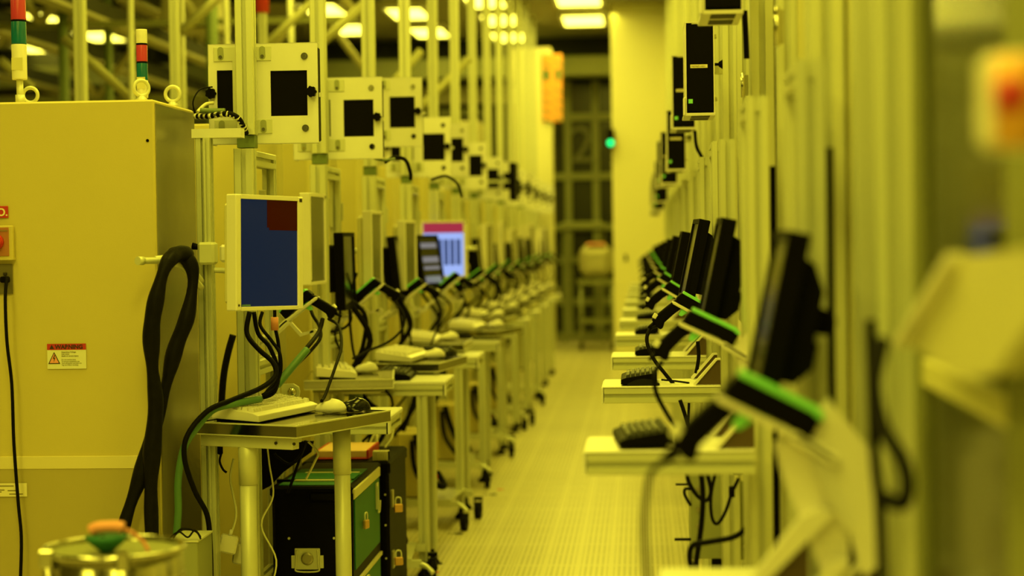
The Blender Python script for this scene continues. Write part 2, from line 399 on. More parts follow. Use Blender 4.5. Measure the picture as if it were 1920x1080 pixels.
BR = [(625, 285, 790, 95, 14, 'strut slanting up between the second and third poles'), (700, 290, 880, 110, 14.5, 'lower parallel strut right of the third pole'), (560, 120, 690, 0, 13.5, 'strut rising to the right above the nearest enclosure'),
      (118, 70, 262, 200, 12.5, 'strut slanting down behind the two signal towers'), (340, 60, 420, -15, 12.2, 'short strut at the top between two posts'), (0, 112, 60, 165, 12.8, 'strut end at the far left edge under the ceiling lights'), (470, 110, 600, -10, 14.2, 'strut crossing behind the nearest pole top')]
for a, b_, c, e, d, lb in BR:
    p0, p1 = W(a, b_, d), W(c, e, d + .2)
    tag(obj('diagonal_strut', MB().cyl(p0 - p0, p1 - p0, .032, n=10), 'strut', loc=(0, 0, 0)), lb, 'strut', 'diagonal roof struts').location = p0
# thin uprights in the far left bay
ups = [(153, 9.5, .055, 'alu', 'pale slotted post rising behind the large cabinet top'), (121, 15, .08, 'gterm', 'greenish post left of the pale slotted post'), (205, 16, .07, 'gterm', 'greenish post midway between the two signal towers'),
       (248, 12, .04, 'tube', 'thin pale pipe just left of the second signal tower'), (330, 10.5, .05, 'alu', 'pale post right of the second signal tower'), (345, 12.5, .03, 'tube', 'thin pipe beside the pale post near the first enclosure'),
       (400, 14, .09, 'gterm', 'greenish post behind the left edge of the nearest enclosure'), (427, 13, .04, 'tube', 'thin pipe above the nearest enclosure'), (548, 14.5, .05, 'tube', 'thin pipe between the first and second poles'), (495, 12.5, .05, 'alu', 'post with red tape at the top, right of the nearest pole')]
for px, d, r_, mm, lb in ups:
    x = W(px, 200, d).x; o = tag(obj('service_post', MB().prof((x, d, 0), (x, d, CEIL), r_) if mm == 'alu' else MB().cyl((x, d, 0), (x, d, CEIL), r_ / 2), mm, loc=(x, d, 0)), lb, 'post', 'service posts in the far left bay')
    if px == 495: obj('red_tape', MB().cyl((0, 0, 2.99), (0, 0, 3.32), .045), 'red', o)
# far machines seen through the gaps
for i, (px, py, d, w_, h_, mm, lb) in enumerate([(560, 330, 24, 4.6, 1.3, 'duct', 'long low machine block far behind the left row'), (352, 10, 17, .5, .42, 'duct', 'square duct box under the ceiling beside the second signal tower'),
                                                 (1092, 424, 26.5, .6, .12, 'mull', 'flat pale tool shelf crossing the end glazing')]):
    P = W(px, py, d); t = thing('far_machine', lb, 'machine', (P.x, d, P.z))
    obj('casing', MB().box(-w_ / 2, w_ / 2, 0, .6, -h_ / 2 if i else -P.z + .001, h_ / 2 if i != 1 else CEIL - P.z - .002, .02), mm, t)
    if i == 2:
        for sx in (-w_ * .45, w_ * .45): obj('leg', MB().box(sx - .02, sx + .02, .3, .34, -P.z + .001, -h_ / 2), 'mull', t)
    obj('dark_slot', MB().box(-w_ * .45, w_ * .45, -.012, .01, -h_ * .5 + .01, -h_ * .3), 'dark', t)
# covered trolley at the end of the aisle
P = W(1118, 500, 25.2)
t = thing('covered_trolley', 'pale covered trolley with an orange strip at the far end of the aisle', 'trolley', (P.x, 25.2, 0))
obj('cover', MB().box(-.22, .22, -.2, .3, .95, 1.38, .09), 'duct', t, bev=.03)
obj('orange_strip', MB().box(-.12, .12, -.19, .2, 1.37, 1.4, .01), 'orange', t)
obj('shelf', MB().box(-.24, .24, -.22, .32, .86, .92), 'mull', t); obj('shelf', MB().box(-.24, .24, -.22, .32, .36, .4), 'mull', t)
for sx in (-.2, .2):
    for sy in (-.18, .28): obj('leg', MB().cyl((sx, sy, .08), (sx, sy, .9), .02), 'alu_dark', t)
for sx in (-.2, .2): obj('caster', MB().cyl((sx - .02, -.18, .05), (sx + .02, -.18, .05), .05), 'rubber', t)

# ================================================================ left side
# ---- the large cabinet
XR = -1.53
M['beige_far'] = mat('pale_beige_cabinet_paint', (.74, .66, .30), .45, var=.03)
def cabinet(y, label, xw, dep=.55, h=1.95, first=False, band=True):
    t = thing('equipment_cabinet', label, 'cabinet', (XR, y, 0), group=None if first else 'beige cabinets behind the left racks')
    obj('body', MB().box(-xw, 0, 0, dep, .03, h, .006), 'beige' if first else 'beige_far', t)
    if first:
        obj('side_panel', MB().box(0, .003, .012, dep - .01, .04, h - .012), 'brush', t)
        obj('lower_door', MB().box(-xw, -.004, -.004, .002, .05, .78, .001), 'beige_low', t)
        obj('cream_band', MB().box(-xw, -.06, -.006, .001, .78, .82, .0008), 'band', t)
        obj('bolt_hole', MB().cyl((-.022, .01, 1.82), (-.022, -.002, 1.82), .005), 'black', t)
        obj('lid', MB().box(-xw, -1.55 + 1.0, 0, dep, h, h + .004), 'beige', t)
    return t
t = cabinet(6.0, 'large beige cabinet with warning sticker filling the left edge', 2.0, first=True)
cab = t
for k, y in enumerate((7.3, 8.8, 10.35, 11.9, 13.4, 14.9, 16.4, 17.9, 19.4, 20.9)):
    c = cabinet(y, '%s beige cabinet standing behind the left row of racks' % ORD[k].replace('nearest', 'first plain'), 1.0, .9, 1.95)
# eyebolts on the cabinet roof
def eyebolt(px, py, d, lab, rx=0):
    P = W(px, py, d); t = thing('lifting_eyebolt', lab, 'eyebolt', (P.x, P.y, 1.953), (0, 0, rx), 'lifting eyebolts')
    obj('ring', MB().ring((0, 0, .045), .025, .0065), 'tube', t); obj('base', MB().lathe([(.013, 0), (.02, .002), (.02, .008), (.012, .016), (.008, .022)]), 'tube', t)
eyebolt(57, 180, 6.35, 'small lifting eyebolt beside the nearer signal tower'); eyebolt(265, 165, 6.15, 'lifting eyebolt in front of the second signal tower', R(35)); eyebolt(324, 180, 6.42, 'lifting eyebolt at the right rear corner of the cabinet roof')
# signal towers
def tower(px, d, r, zb, segs, label, pole=True, sticker=True):
    P = W(px, 150, d); t = thing('signal_tower', label, 'signal tower', (P.x, P.y, 1.953))
    z = zb
    obj('pole', MB().cyl((0, 0, 0), (0, 0, z), r * .45), 'tube', t); obj('foot', MB().cyl((0, 0, 0), (0, 0, .035), r * .62), 'tube', t)
    for nm, h, mm in segs:
        o = obj(nm, MB().lathe([(r * .98, z), (r, z + .004), (r, z + h - .004), (r * .96, z + h)]), mm, t)
        z += h
        if nm.endswith('lens'): obj('collar', MB().cyl((0, 0, z - .004), (0, 0, z + .002), r * 1.02), 'black', o)
        if nm == 'base_tube' and sticker:
            obj('rating_sticker', MB().box(-r * .75, r * .75, -r * 1.02, -r * .9, z - h + .03, z - h + .07), 'ivory_d', o)
    return t
tower(37, 6.2, .0245, .085, [('base_tube', .115, 'ivory'), ('green_lens', .078, 'greenlamp'), ('red_lens', .075, 'redlamp')], 'signal tower with green and red lenses at the far left edge')
tower(267, 6.5, .019, .04, [('base_tube', .06, 'ivory'), ('green_lens', .062, 'greenlamp'), ('red_lens', .062, 'redlamp'), ('cap', .05, 'ivory')], 'smaller signal tower with a pale cap above the cabinet edge')
# warning sticker
P = W(125, 668, 5.995)
t = thing('warning_sticker', 'red headed WARNING sticker with a lightning triangle on the cabinet', 'sticker', (P.x, 5.996, P.z))
w_, h_ = .063, .040
obj('paper', MB().box(-w_, w_, -.0008, 0, -h_, h_), 'label', t)
obj('red_header', MB().box(-w_, w_, -.0014, -.0006, h_ - .0195, h_), 'redlab', t)
text('heading', 'WARNING', .0185, 'ink', t, (-.037, -.0016, h_ - .0163), bold=.0007)
obj('header_triangle', MB().ext([(-.055, h_ - .0165), (-.040, h_ - .0165), (-.0475, h_ - .003)], -.002, -.0012), 'ink', t)
obj('hazard_triangle', MB().ext([(-.060, -.024), (-.021, -.024), (-.0405, .014)], -.0018, -.0006), 'ink', t)
obj('triangle_field', MB().ext([(-.0555, -.0212), (-.0255, -.0212), (-.0405, .009)], -.0022, -.0016), 'orange', t)
obj('bolt_symbol', MB().ext([(-.040, .004), (-.045, -.008), (-.0405, -.007), (-.042, -.019), (-.036, -.004), (-.0405, -.005), (-.037, .004)], -.0026, -.002), 'ink', t)
text('small_print', 'Hazardous Voltage\nCan cause\ndeath or severe injury', .0062, 'ink2', t, (-.017, -.0012, .0115), bold=.0001)
text('small_print', 'Do not enclose lines\nTo service equipment see\nTurn off power and lock out\nTag out before working', .0056, 'ink2', t, (-.017, -.0012, -.0125))
# emergency-off group
P = W(-25, 398, 5.995)
t = thing('emergency_sign', 'small dark red sign lettered E.M.O. cut by the left edge', 'sign', (P.x, 5.996, P.z))
obj('plate', MB().box(-.07, .07, -.003, 0, -.019, .019, .001), 'redlab', t); text('lettering', 'E.M.O.', .034, 'cream', t, (.0690, -.0036, -.012), align='RIGHT', bold=.0008)
P = W(-10, 454, 5.995)
t = thing('emergency_button', 'red emergency push button in a brown square frame', 'button', (P.x, 5.996, P.z))
obj('guard', MB().box(-.065, .065, -.02, 0, -.055, .052, .003).box(-.068, .068, -.028, 0, -.057, -.050), 'beige', t)
obj('frame_plate', MB().box(-.055, .053, -.023, -.019, -.045, .046, .001), mat('brown_button_plate', (.45, .17, .08), .5), t)
obj('push_button', MB().cyl((.012, -.02, 0), (.012, -.045, 0), .026).cyl((.012, -.045, 0), (.012, -.05, 0), .026, .021), 'red', t)
obj('caption', MB().box(-.02, .05, -.0245, -.0225, .034, .037), 'ink2', t)
P = W(0, 523, 5.995)
t = thing('socket_plate', 'dark steel socket plate with a black plug below the red button', 'socket', (P.x, 5.996, P.z))
obj('plate', MB().box(-.05, .042, -.004, 0, -.048, .047, .001), mat('dark_steel_plate', (.2, .17, .10), .4, .3), t)
obj('plug', MB().box(.008, .034, -.03, -.002, -.012, .008, .004), 'black', t); obj('toggle', MB().box(.014, .024, -.014, -.002, .012, .02, .001), 'ink', t)
cable([(13, 520, 5.96), (10, 560, 5.94), (13, 640, 5.94), (22, 720, 5.95), (26, 830, 5.95), (34, 940, 5.95), (40, 1010, 5.95), (38, 1100, 5.95), (36, 1200, 5.95)], .0055, 'thin black cord hanging from the socket plate down the cabinet front', n=10)
P = W(15, 918, 5.995)
t = thing('data_label', 'small pale printed label low on the cabinet below the cream band', 'label', (P.x, 5.992, P.z))
obj('paper', MB().box(-.08, .063, -.0008, 0, -.022, .021), 'cream', t)
m = MB()
for x0, x1, z in ((-.07, .02, .012), (-.07, -.045, .002), (-.04, -.01, -.001), (-.07, -.02, -.007), (0, .03, -.003), (.005, .05, -.014)): m.box(x0, x1, -.0012, -.0006, z - .0018, z + .0018)
obj('print_line', m, 'ink2', t)
# sticker on second cabinet edge
P = W(377, 625, 6.9)

# ---- upright rail with monitor arm, carrying the first monitor
P = W(387, 500, 6.3)
t = thing('equipment_upright', 'slim pale slotted upright between the large cabinet and the first rack', 'upright', (P.x, 6.3, 0))
obj('rail', MB().prof((0, 0, 0), (0, 0, 1.86), .05), 'alu', t); obj('inner_profile', MB().prof((.016, -.034, 0), (.016, -.034, 1.84), .022), 'alu', t)
obj('top_plate', MB().box(-.035, .13, -.03, .03, 1.84, 1.87), 'paint', t)
obj('base_plate', MB().box(-.05, .05, -.05, .05, 0, .012), 'alu', t)
t = thing('monitor_arm', 'pale clamp and arm holding the first ivory monitor', 'arm', W(402, 475, 6.2))
obj('clamp', MB().box(-.055, .0, -.01, .06, -.037, .037, .008), 'tube', t)
obj('clamp_screw', MB().cyl((-.05, .01, .02), (-.075, .01, .025), .008, .012), 'black', t)
obj('knuckle', MB().box(.02, .055, -.02, .02, -.03, .028, .008), 'ivory', t); obj('elbow_tube', MB().tube([(.0, 0, -.055), (.04, -.01, -.058), (.075, -.03, -.07)], .009), 'tube', t)
obj('mount_block', MB().box(.05, .075, -.03, .02, -.025, .025, .004), 'ivory_d', t)

# ---- cable hook with the black hose loop
P = W(378, 520, 6.1)
t = thing('hose_hook', 'pale bent tube hook reaching left from the upright', 'hook', P)
def q(px, py, d): return W(px, py, d) - P
obj('hook_tube', MB().tube([q(378, 540, 6.1), q(345, 503, 6.02), q(315, 490, 5.95), q(262, 489, 5.86)], .0105, 12).tube([q(378, 528, 6.2), q(350, 494, 6.12), q(322, 484, 6.05), q(290, 486, 6.0)], .0105, 12), 'tube', t)
obj('end_cap', MB().tube([q(268, 489, 5.87), q(258, 489, 5.85)], .0135, 12, sub=1), 'tube', t)
hr = lambda a, b_: (lambda u: a + b_ * math.sin(u * 21) + b_ * .6 * math.sin(u * 47))
cable([(352, 478, 6.02), (330, 478, 5.95), (310, 500, 5.88), (293, 560, 5.86), (284, 620, 5.86), (286, 690, 5.87), (292, 760, 5.88), (285, 850, 5.88), (283, 930, 5.88), (285, 1010, 5.88), (287, 1100, 5.9)], hr(.024, .0035), 'black wrapped hose hanging from the hook, left strand falling straight', 'sleeve', 'hose', 'hose', n=14)
cable([(318, 482, 6.0), (345, 480, 6.0), (362, 515, 6.0), (352, 590, 5.98), (330, 650, 5.97), (312, 720, 5.95), (290, 800, 5.93), (268, 880, 5.9), (240, 960, 5.88), (225, 1020, 5.87), (215, 1100, 5.87)], hr(.023, .004), 'black wrapped hose hanging from the hook, right strand crossing behind', 'sleeve', 'hose', 'hose', n=14)

# ---- poles, racks, enclosures down the left row
NL = 13
DL = [6.5 + 1.5 * k for k in range(NL)]
PX = -1.335
t = thing('support_pole', 'nearest slotted support pole rising in front of the first enclosure', 'pole', (PX, DL[0], 1.86), group='support poles of the left row')
obj('profile', MB().prof((0, 0, 0), (0, 0, CEIL - 1.86), .062), 'alu', t)
obj('wiring_duct', MB().box(-.034, .028, -.012, .04, -.045, -.002, .002), 'gterm', t)
for k in range(1, NL): dup(t, (PX, DL[k], 1.86), None, '%s slotted support pole of the left row, counted from the front' % ORD[k])
t = thing('equipment_rack', 'nearest aluminium rack frame under the first support pole', 'rack', (PX, DL[0], 0), group='rack frames of the left row')
def arack(t, D=.38):
    obj('front_post', MB().prof((0, -.045, .02), (0, -.045, 1.81), .066), 'alu', t)
    obj('rear_post', MB().prof((0, D, .02), (0, D, 1.79), .045), 'alu', t)
    for z in (1.78, 1.06, .3): obj('crossbar', MB().prof((0, -.02, z), (0, D, z), .052), 'alu', t)
    obj('slotted_strip', MB().box(-.012, .012, .05, .075, .1, 1.7), 'black', t)
    m = MB()
    for i in range(60): m.box(-.0125, .0125, .049, .051, .14 + i * .026, .152 + i * .026)
    obj('strip_slot', m, 'alu', t)
    obj('hinge', MB().box(-.03, -.005, D - .05, D - .035, 1.55, 1.68, .002).box(.0, .03, D + .02, D + .035, 1.58, 1.66, .002), 'tube', t)
    obj('foot', MB().cyl((0, -.045, 0), (0, -.045, .02), .03).cyl((0, D, 0), (0, D, .02), .03), 'black', t)
arack(t)
for k in range(1, NL): dup(t, (PX, DL[k], 0), None, '%s aluminium rack frame of the left row, counted from the front' % ORD[k])

# computer enclosure: holed white plate in front of a black slim computer
def enclosure():
    t = thing('computer_enclosure', 'nearest white holed computer bracket at the first pole', 'computer bracket', (0, 0, 0), group='computer brackets on the left poles')
    Wd, Hh = .38, .345
    wins = [(.03, .135, .095, .255), (.152, .16, .098, .252), (.216, .343, .095, .25)]
    xs = sorted({0, Wd, *[w_[0] for w_ in wins], *[w_[1] for w_ in wins]}); zs = sorted({0, Hh, .095, .098, .25, .252, .255})
    m = MB()
    for a, b_ in zip(xs, xs[1:]):
        # merge vertical runs that are solid
        run = None
        for c, e in zip(zs, zs[1:]):
            hole = any(w_[0] <= (a + b_) / 2 <= w_[1] and w_[2] <= (c + e) / 2 <= w_[3] for w_ in wins)
            if hole:
                if run is not None: m.box(a, b_, 0, .003, run, c); run = None
            elif run is None: run = c
        if run is not None: m.box(a, b_, 0, .003, run, Hh)
    m.box(0, Wd, 0, .022, Hh - .003, Hh).box(0, Wd, 0, .022, 0, .003).box(0, .003, 0, .11, .27, Hh).box(0, .003, 0, .11, 0, .08)
    obj('face_plate', m, 'paint', t)
    tb = MB()
    for z0, z1 in ((.285, .335), (.035, .085)):
        tb.box(.02, .22, -.004, 0, z0, z1, .0015)
    tb.box(.085, .155, -.004, 0, .08, .29, .001)
    obj('mounting_tab', tb, 'alu', t)
    for x in (.045, .19):
        for z in (.312, .06):
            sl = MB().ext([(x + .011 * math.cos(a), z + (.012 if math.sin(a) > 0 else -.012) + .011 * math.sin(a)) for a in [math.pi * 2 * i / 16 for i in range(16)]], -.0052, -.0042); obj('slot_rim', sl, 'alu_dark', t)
    sc = MB()
    for x in (.045, .19):
        for z in (.3, .05): obj('screw', MB().cyl((x, -.0045, z), (x, -.009, z), .006), 'steel', t)
    for x, z in ((.335, .298), (.335, .052)): obj('screw', MB().cyl((x, 0, z), (x, -.004, z), .012).cyl((x, -.004, z), (x, -.008, z), .006), 'steel', t)
    obj('computer', MB().box(.008, .372, .006, .105, .01, .335, .004), 'black', t)
    for x in (.36, .012):
        kn = [( .017 * (1 + .1 * math.cos(7 * a)) * math.cos(a) + x, .018 * (1 + .1 * math.cos(7 * a)) * math.sin(a) + .175) for a in [2 * math.pi * i / 42 for i in range(42)]]
        obj('clamp_knob', MB().ext(kn, -.03, -.008).cyl((x, -.008, .175), (x, .004, .175), .006), 'black', t, bev=.002)
    obj('side_clip', MB().box(.378, .392, .03, .034, .16, .175), 'label', t)
    return t
t = enclosure()
ENC = [(1.83, -1.475), (1.835, -1.455), (1.955, -1.455), (1.85, -1.46), (1.90, -1.49), (1.85, -1.49), (1.80, -1.48), (1.82, -1.48), (1.80, -1.48), (1.82, -1.48), (1.8, -1.48), (1.8, -1.48), (1.8, -1.48)]
for k, (z, x) in enumerate(ENC):
    loc = (x, DL[k] + .038, z)
    if k == 0: t.location = loc
    else: dup(t, loc, None, '%s white holed computer bracket of the left row, counted from the front' % ORD[k])
# one computer standing edge-on between the far enclosures
P = W(961, 340, 15.2); t = thing('slim_computer', 'narrow black computer hung edge-on among the far brackets', 'computer', (P.x, P.y, P.z))
obj('case', MB().box(-.026, .026, 0, .3, -.15, .15, .004), 'black', t); obj('bracket', MB().box(-.36, -.02, .28, .3, .0, .02), 'alu', t)
# striped harness at the first pole
t = thing('cable_harness', 'black and white spiral banded harness curving at the first pole', 'cable harness', W(366, 215, 6.45))
P0 = W(366, 215, 6.45)
hp = [W(366, 218, 6.45), W(392, 218, 6.42), (W(425, 213, 6.4)), W(445, 220, 6.4), W(456, 236, 6.42), W(462, 250, 6.45)]
obj('jacket', MB().tube([p_ - P0 for p_ in hp], .009, 10), 'rubber', t)
m = MB(); pp = []
for i in range(len(hp) - 1):
    for k in range(3): pp.append(hp[i].lerp(hp[i + 1], k / 3))
for a, b_ in zip(pp, pp[1:]):
    m.cyl((a - P0), (a.lerp(b_, .45) - P0), .0102, n=10)
obj('white_band', m, 'whitewire', t)
cable([(398, 163, 6.5), (375, 168, 6.45), (362, 190, 6.42), (366, 214, 6.45)], .0025, 'thin black lead looping from the back of the first enclosure')
cable([(400, 193, 6.5), (385, 196, 6.48), (370, 210, 6.45)], .006, 'short white cable leaving the back of the first enclosure', 'whitewire')
cable([(376, 207, 6.42), (400, 208, 6.42), (422, 208, 6.42)], .009, 'thick dark green cable stub by the banded harness', 'gterm')

# ---------------------------------------------------------------- monitors
def mon_ivory(name_lbl):
    t = thing('ivory_monitor', name_lbl, 'monitor', (0, 0, 0), group='ivory monitors on the left racks')
    w_, h_ = .325, .365
    m = MB(); m.box(-w_ / 2, -.137, -.012, .03, -h_ / 2, h_ / 2, .003).box(.137, w_ / 2, -.012, .03, -h_ / 2, h_ / 2, .003)
    m.box(-.137, .137, -.012, .03, .168, h_ / 2).box(-.137, .137, -.012, .03, -h_ / 2, -.170)
    obj('bezel', m, 'ivory', t, bev=.0015)
    obj('screen', MB().box(-.138, .138, -.006, .02, -.171, .169), 'scroff', t)
    obj('back_shell', MB().box(-.15, .15, .028, .058, -.165, .16, .012), 'ivory_d', t)
    m = MB()
    for i in range(26): m.box(w_ / 2 - .001, w_ / 2 + .0006, .0, .022, .15 - i * .006, .153 - i * .006)
    obj('vent_slot', m, 'ink2', t)
    m = MB().cyl((-.15, -.013, -.165), (-.15, -.011, -.165), .004).box(.142, .155, -.0128, -.0115, .165, .176)
    obj('power_mark', m, 'ink', t)
    obj('mount_plate', MB().box(-.06, .06, .056, .075, -.06, .06, .003), 'alu', t)
    obj('swing_arm', MB().tube([(0, .07, 0), (.02, .10, 0), (.12, .11, 0), (.27, .11, 0)], .012, 8), 'alu', t)
    return t
def put_mon(t, px, py, d, rz, first, label, roll=0, tilt=0):
    loc = W(px, py, d); rot = (R(tilt), R(roll), R(rz))
    if first: t.location = loc; t.rotation_euler = rot; t['label'] = label; return t
    return dup(t, loc, rot, label)
mi = mon_ivory('x')
iv = [(592, 448, 7.65, 88, 'ivory monitor seen almost edge-on just right of the navy screen'), (703, 470, 8.75, 89, 'ivory monitor with a dull grey screen behind the first black monitor'),
      (767, 478, 10.1, 86, 'ivory monitor with a grey screen between the first two black monitors')]
for i, a in enumerate(iv): put_mon(mi, *a[:4], i == 0, a[4])
for k in range(6, NL):
    P = (-1.2, DL[k] - .3, 1.42 + .03 * math.sin(k * 2.1)); dup(mi, P, (0, 0, R(87 + 4 * math.sin(k * 3))), '%s ivory monitor of the left row, a small blurred edge' % ORD[k])
# first monitor, lit navy screen
f = dup(mi, W(502, 474, 6.05), (R(0), R(1.2), R(60)), 'large ivory monitor with a lit navy screen nearest the camera')
for c in list(f.children):
    if c.name.startswith('screen'):
        c.data = c.data.copy(); c.data.materials[0] = M['screen']
        obj('dim_red_window', MB().box(-.01, .137, -.0068, -.0058, .08, .168).box(.0, .137, -.0068, -.0058, .072, .08), 'dimred', c)
        obj('green_status_text', MB().box(-.13, -.09, -.0068, -.0058, -.168, -.163), 'corr', c)
# lit pale screen
f = dup(mi, W(831, 467, 12.2), (0, 0, R(26)), 'ivory monitor showing a pale blue page with a crimson header')
for c in list(f.children):
    if c.name.startswith('screen'):
        c.data = c.data.copy(); c.data.materials[0] = M['scrlit']; c.scale = (1.13, 1, 1.03)
        obj('crimson_header', MB().box(-.12, .13, -.0072, -.0058, .10, .165), 'scrhead', c)
        m = MB()
        for i in range(4): m.box(-.035 + i * .037, -.008 + i * .037, -.0072, -.0058, -.10, .06)
        obj('table_column', m, 'scrtext', c)
def mon_black():
    t = thing('black_monitor', 'x', 'monitor', (0, 0, 0), group='black monitors on the left racks')
    w_, h_ = .30, .335
    m = MB().box(-w_ / 2, w_ / 2, 0, .032, -h_ / 2, h_ / 2, .003).box(-w_ / 2, -.132, -.01, .002, -h_ / 2, h_ / 2).box(.132, w_ / 2, -.01, .002, -h_ / 2, h_ / 2).box(-.132, .132, -.01, .002, .15, h_ / 2).box(-.132, .132, -.01, .002, -h_ / 2, -.145)
    obj('bezel', m, 'black', t)
    obj('screen', MB().box(-.132, .132, -.004, .001, -.146, .151), 'scrblk', t)
    obj('rear_housing', MB().box(-.11, .11, .03, .075, -.09, .115, .01), 'black', t)
    obj('rear_neck', MB().cyl((0, .07, .01), (0, .12, .01), .022), 'black', t)
    return t
mb_ = mon_black()
bl = [(652, 508, 8.3, 89, -1, 'first black monitor with a dark glossy screen, left of the scanners'), (748, 503, 9.9, 92, -6, 'second black monitor seen nearly from the side'), (807, 493, 11.4, 72, -9, 'third black monitor showing pale blurred picture rows')]
for i, (px, py, d, rz, ro, lb) in enumerate(bl):
    f = put_mon(mb_, px, py, d, rz, i == 0, lb, 0, ro)
    if i == 2:
        for c in list(f.children):
            if c.name.startswith('screen'):
                m = MB()
                for z, h_ in ((.105, .03), (.02, .035), (-.03, .02), (-.1, .04)): m.box(-.11, .115, -.0052, -.0038, z - h_ / 2, z + h_ / 2)
                obj('picture_row', m, 'scrrow', c)
for k in range(4, NL):
    dup(mb_, (-1.17 + .02 * math.sin(k), DL[k] + .2, 1.30 + .03 * math.sin(k * 1.7)), (R(-6), 0, R(90)), '%s black monitor of the left row, blurred beyond the lit page' % ORD[k])

# ---------------------------------------------------------------- barcode scanners
def scanner(grp):
    t = thing('barcode_scanner', 'x', 'scanner', (0, 0, 0), group=grp)
    hd = [(-.012, -.012), (-.004, -.024), (.02, -.024), (.10, -.02), (.148, -.027), (.150, .022), (.135, .028), (.02, .026), (-.006, .014)]
    obj('head', MB().ext(hd, -.034, .034), 'black', t, bev=.005)
    obj('lime_top_band', MB().ext([(.0, .0265), (.137, .029), (.151, .022), (.151, .012), (.13, .018), (.0, .016)], -.0365, .0365), 'lime', t, bev=.002)
    obj('lime_trim', MB().ext([(.018, -.022), (.075, -.02), (.055, -.036), (.042, -.062), (.028, -.064), (.026, -.036)], -.021, .021), 'lime', t, bev=.004)
    dx, dz = math.cos(R(250)), math.sin(R(250))
    a = Vector((.008, 0, -.018)); d = Vector((dx, 0, dz)); n = Vector((-dz, 0, dx))
    prof_ = [(0, .024), (.05, .021), (.095, .023), (.112, .034), (.125, .036), (.13, .018), (.128, -.018), (.11, -.02), (.05, -.02), (0, -.018)]
    pl = [((a + d * u + n * v_).x, (a + d * u + n * v_).z) for u, v_ in prof_]
    obj('handle', MB().ext(pl, -.019, .019), 'black', t, bev=.007)
    c = a + d * .108 - n * .0205
    obj('white_badge', MB().box(c.x - .007, c.x + .009, -.0202, .012, c.z - .010, c.z + .010, .002), 'label', t)
    e = a + d * .128
    obj('cord_boot', MB().cyl(e, e + d * .03, .008, .005), 'rubber', t)
    return t
def holder(grp, arm=(.17, .205)):
    t = thing('scanner_holder', 'x', 'holder', (0, 0, 0), group=grp)
    for s in (-1, 1):
        obj('prong', MB().ext([(-.02, -.032), (-.012, -.038), (.14, -.034), (.2, -.04), (.2, -.028), (.14, -.022), (-.012, -.026)], s * .027 - .007, s * .027 + .007), 'ivory', t, bev=.003)
    obj('cross_plate', MB().ext([(.12, -.04), (.205, -.045), (.205, -.026), (.12, -.02)], -.034, .034), 'ivory', t, bev=.003)
    obj('rear_arm', MB().box(arm[0], arm[1], .03, .25, -.042, -.028, .002), 'ivory', t)
    return t
sR = scanner('barcode scanners of the right row'); hR = holder('scanner holders of the right row')
SR = [(.143, 3.00, 1.266), (.113, 4.53, 1.308), (.125, 6.10, 1.301)] + [(.11 - .004 * k, 7.62 + 1.55 * k, 1.30 + .004 * k) for k in range(8)]
nm = ['huge blurred', 'second nearest', 'sharp in-focus'] + [ORD[k] for k in range(3, 15)]
def setp(t, loc, rot, lb, i, grp=None):
    if i == 0: t.location = loc; t.rotation_euler = rot; t['label'] = lb; return t
    return dup(t, loc, rot, lb, grp)
for i, p_ in enumerate(SR):
    ry = R((28, 27, 31, 33, 34)[min(i, 4)]); sc_ = .95 if i == 0 else .82
    for o_ in (setp(sR, p_, (0, ry, 0), '%s black and lime scanner of the right row' % nm[i], i), setp(hR, p_, (0, ry, 0), 'ivory holder gripping the %s scanner on the right' % nm[i], i)): o_.scale = (sc_, sc_, sc_)
GL = 'barcode scanners of the left row'; GH = 'scanner holders of the left row'
SL = [W(580, 550, 7.0), W(706, 527, 8.5), W(788, 527, 10.0), W(856, 514, 11.5)] + [Vector((-1.08, 13.0 + 1.5 * k, 1.27 + .01 * (k % 3))) for k in range(8)]
hL = holder(GH, (.19, .30))
for i, p_ in enumerate(SL):
    rt = (0, R(38 + 3 * (i % 2)), R(180))
    dup(sR, p_, rt, '%s black and lime scanner of the left row' % (ORD[i]), GL).scale = (.85, .85, .85); setp(hL, p_, rt, 'ivory holder under the %s scanner on the left' % ORD[i], i, GH)

# wire hooks and angled plates under the left holders
def lhook(i, px, py, d):
    P = W(px, py, d); t = thing('bracket_hook', '%s ivory bent hook below a left scanner' % ORD[i], 'hook', P, group='ivory hooks on the left')
    obj('strap', MB().ext([(-.085, .055), (-.075, .06), (.005, -.028), (.05, -.018), (.052, -.026), (.0, -.042)], -.008, .008), 'ivory', t)
    obj('round_end', MB().cyl((.052, -.008, -.03), (.052, .008, -.03), .016), 'ivory', t)
    obj('plate', MB().ext([(-.13, -.01), (-.07, .05), (-.04, .03), (-.1, -.06), (-.15, -.085)], .01, .014), 'alu', t)
lhook(0, 563, 610, 7.1); lhook(1, 690, 572, 8.6); lhook(2, 778, 568, 10.1); lhook(3, 848, 555, 11.6)

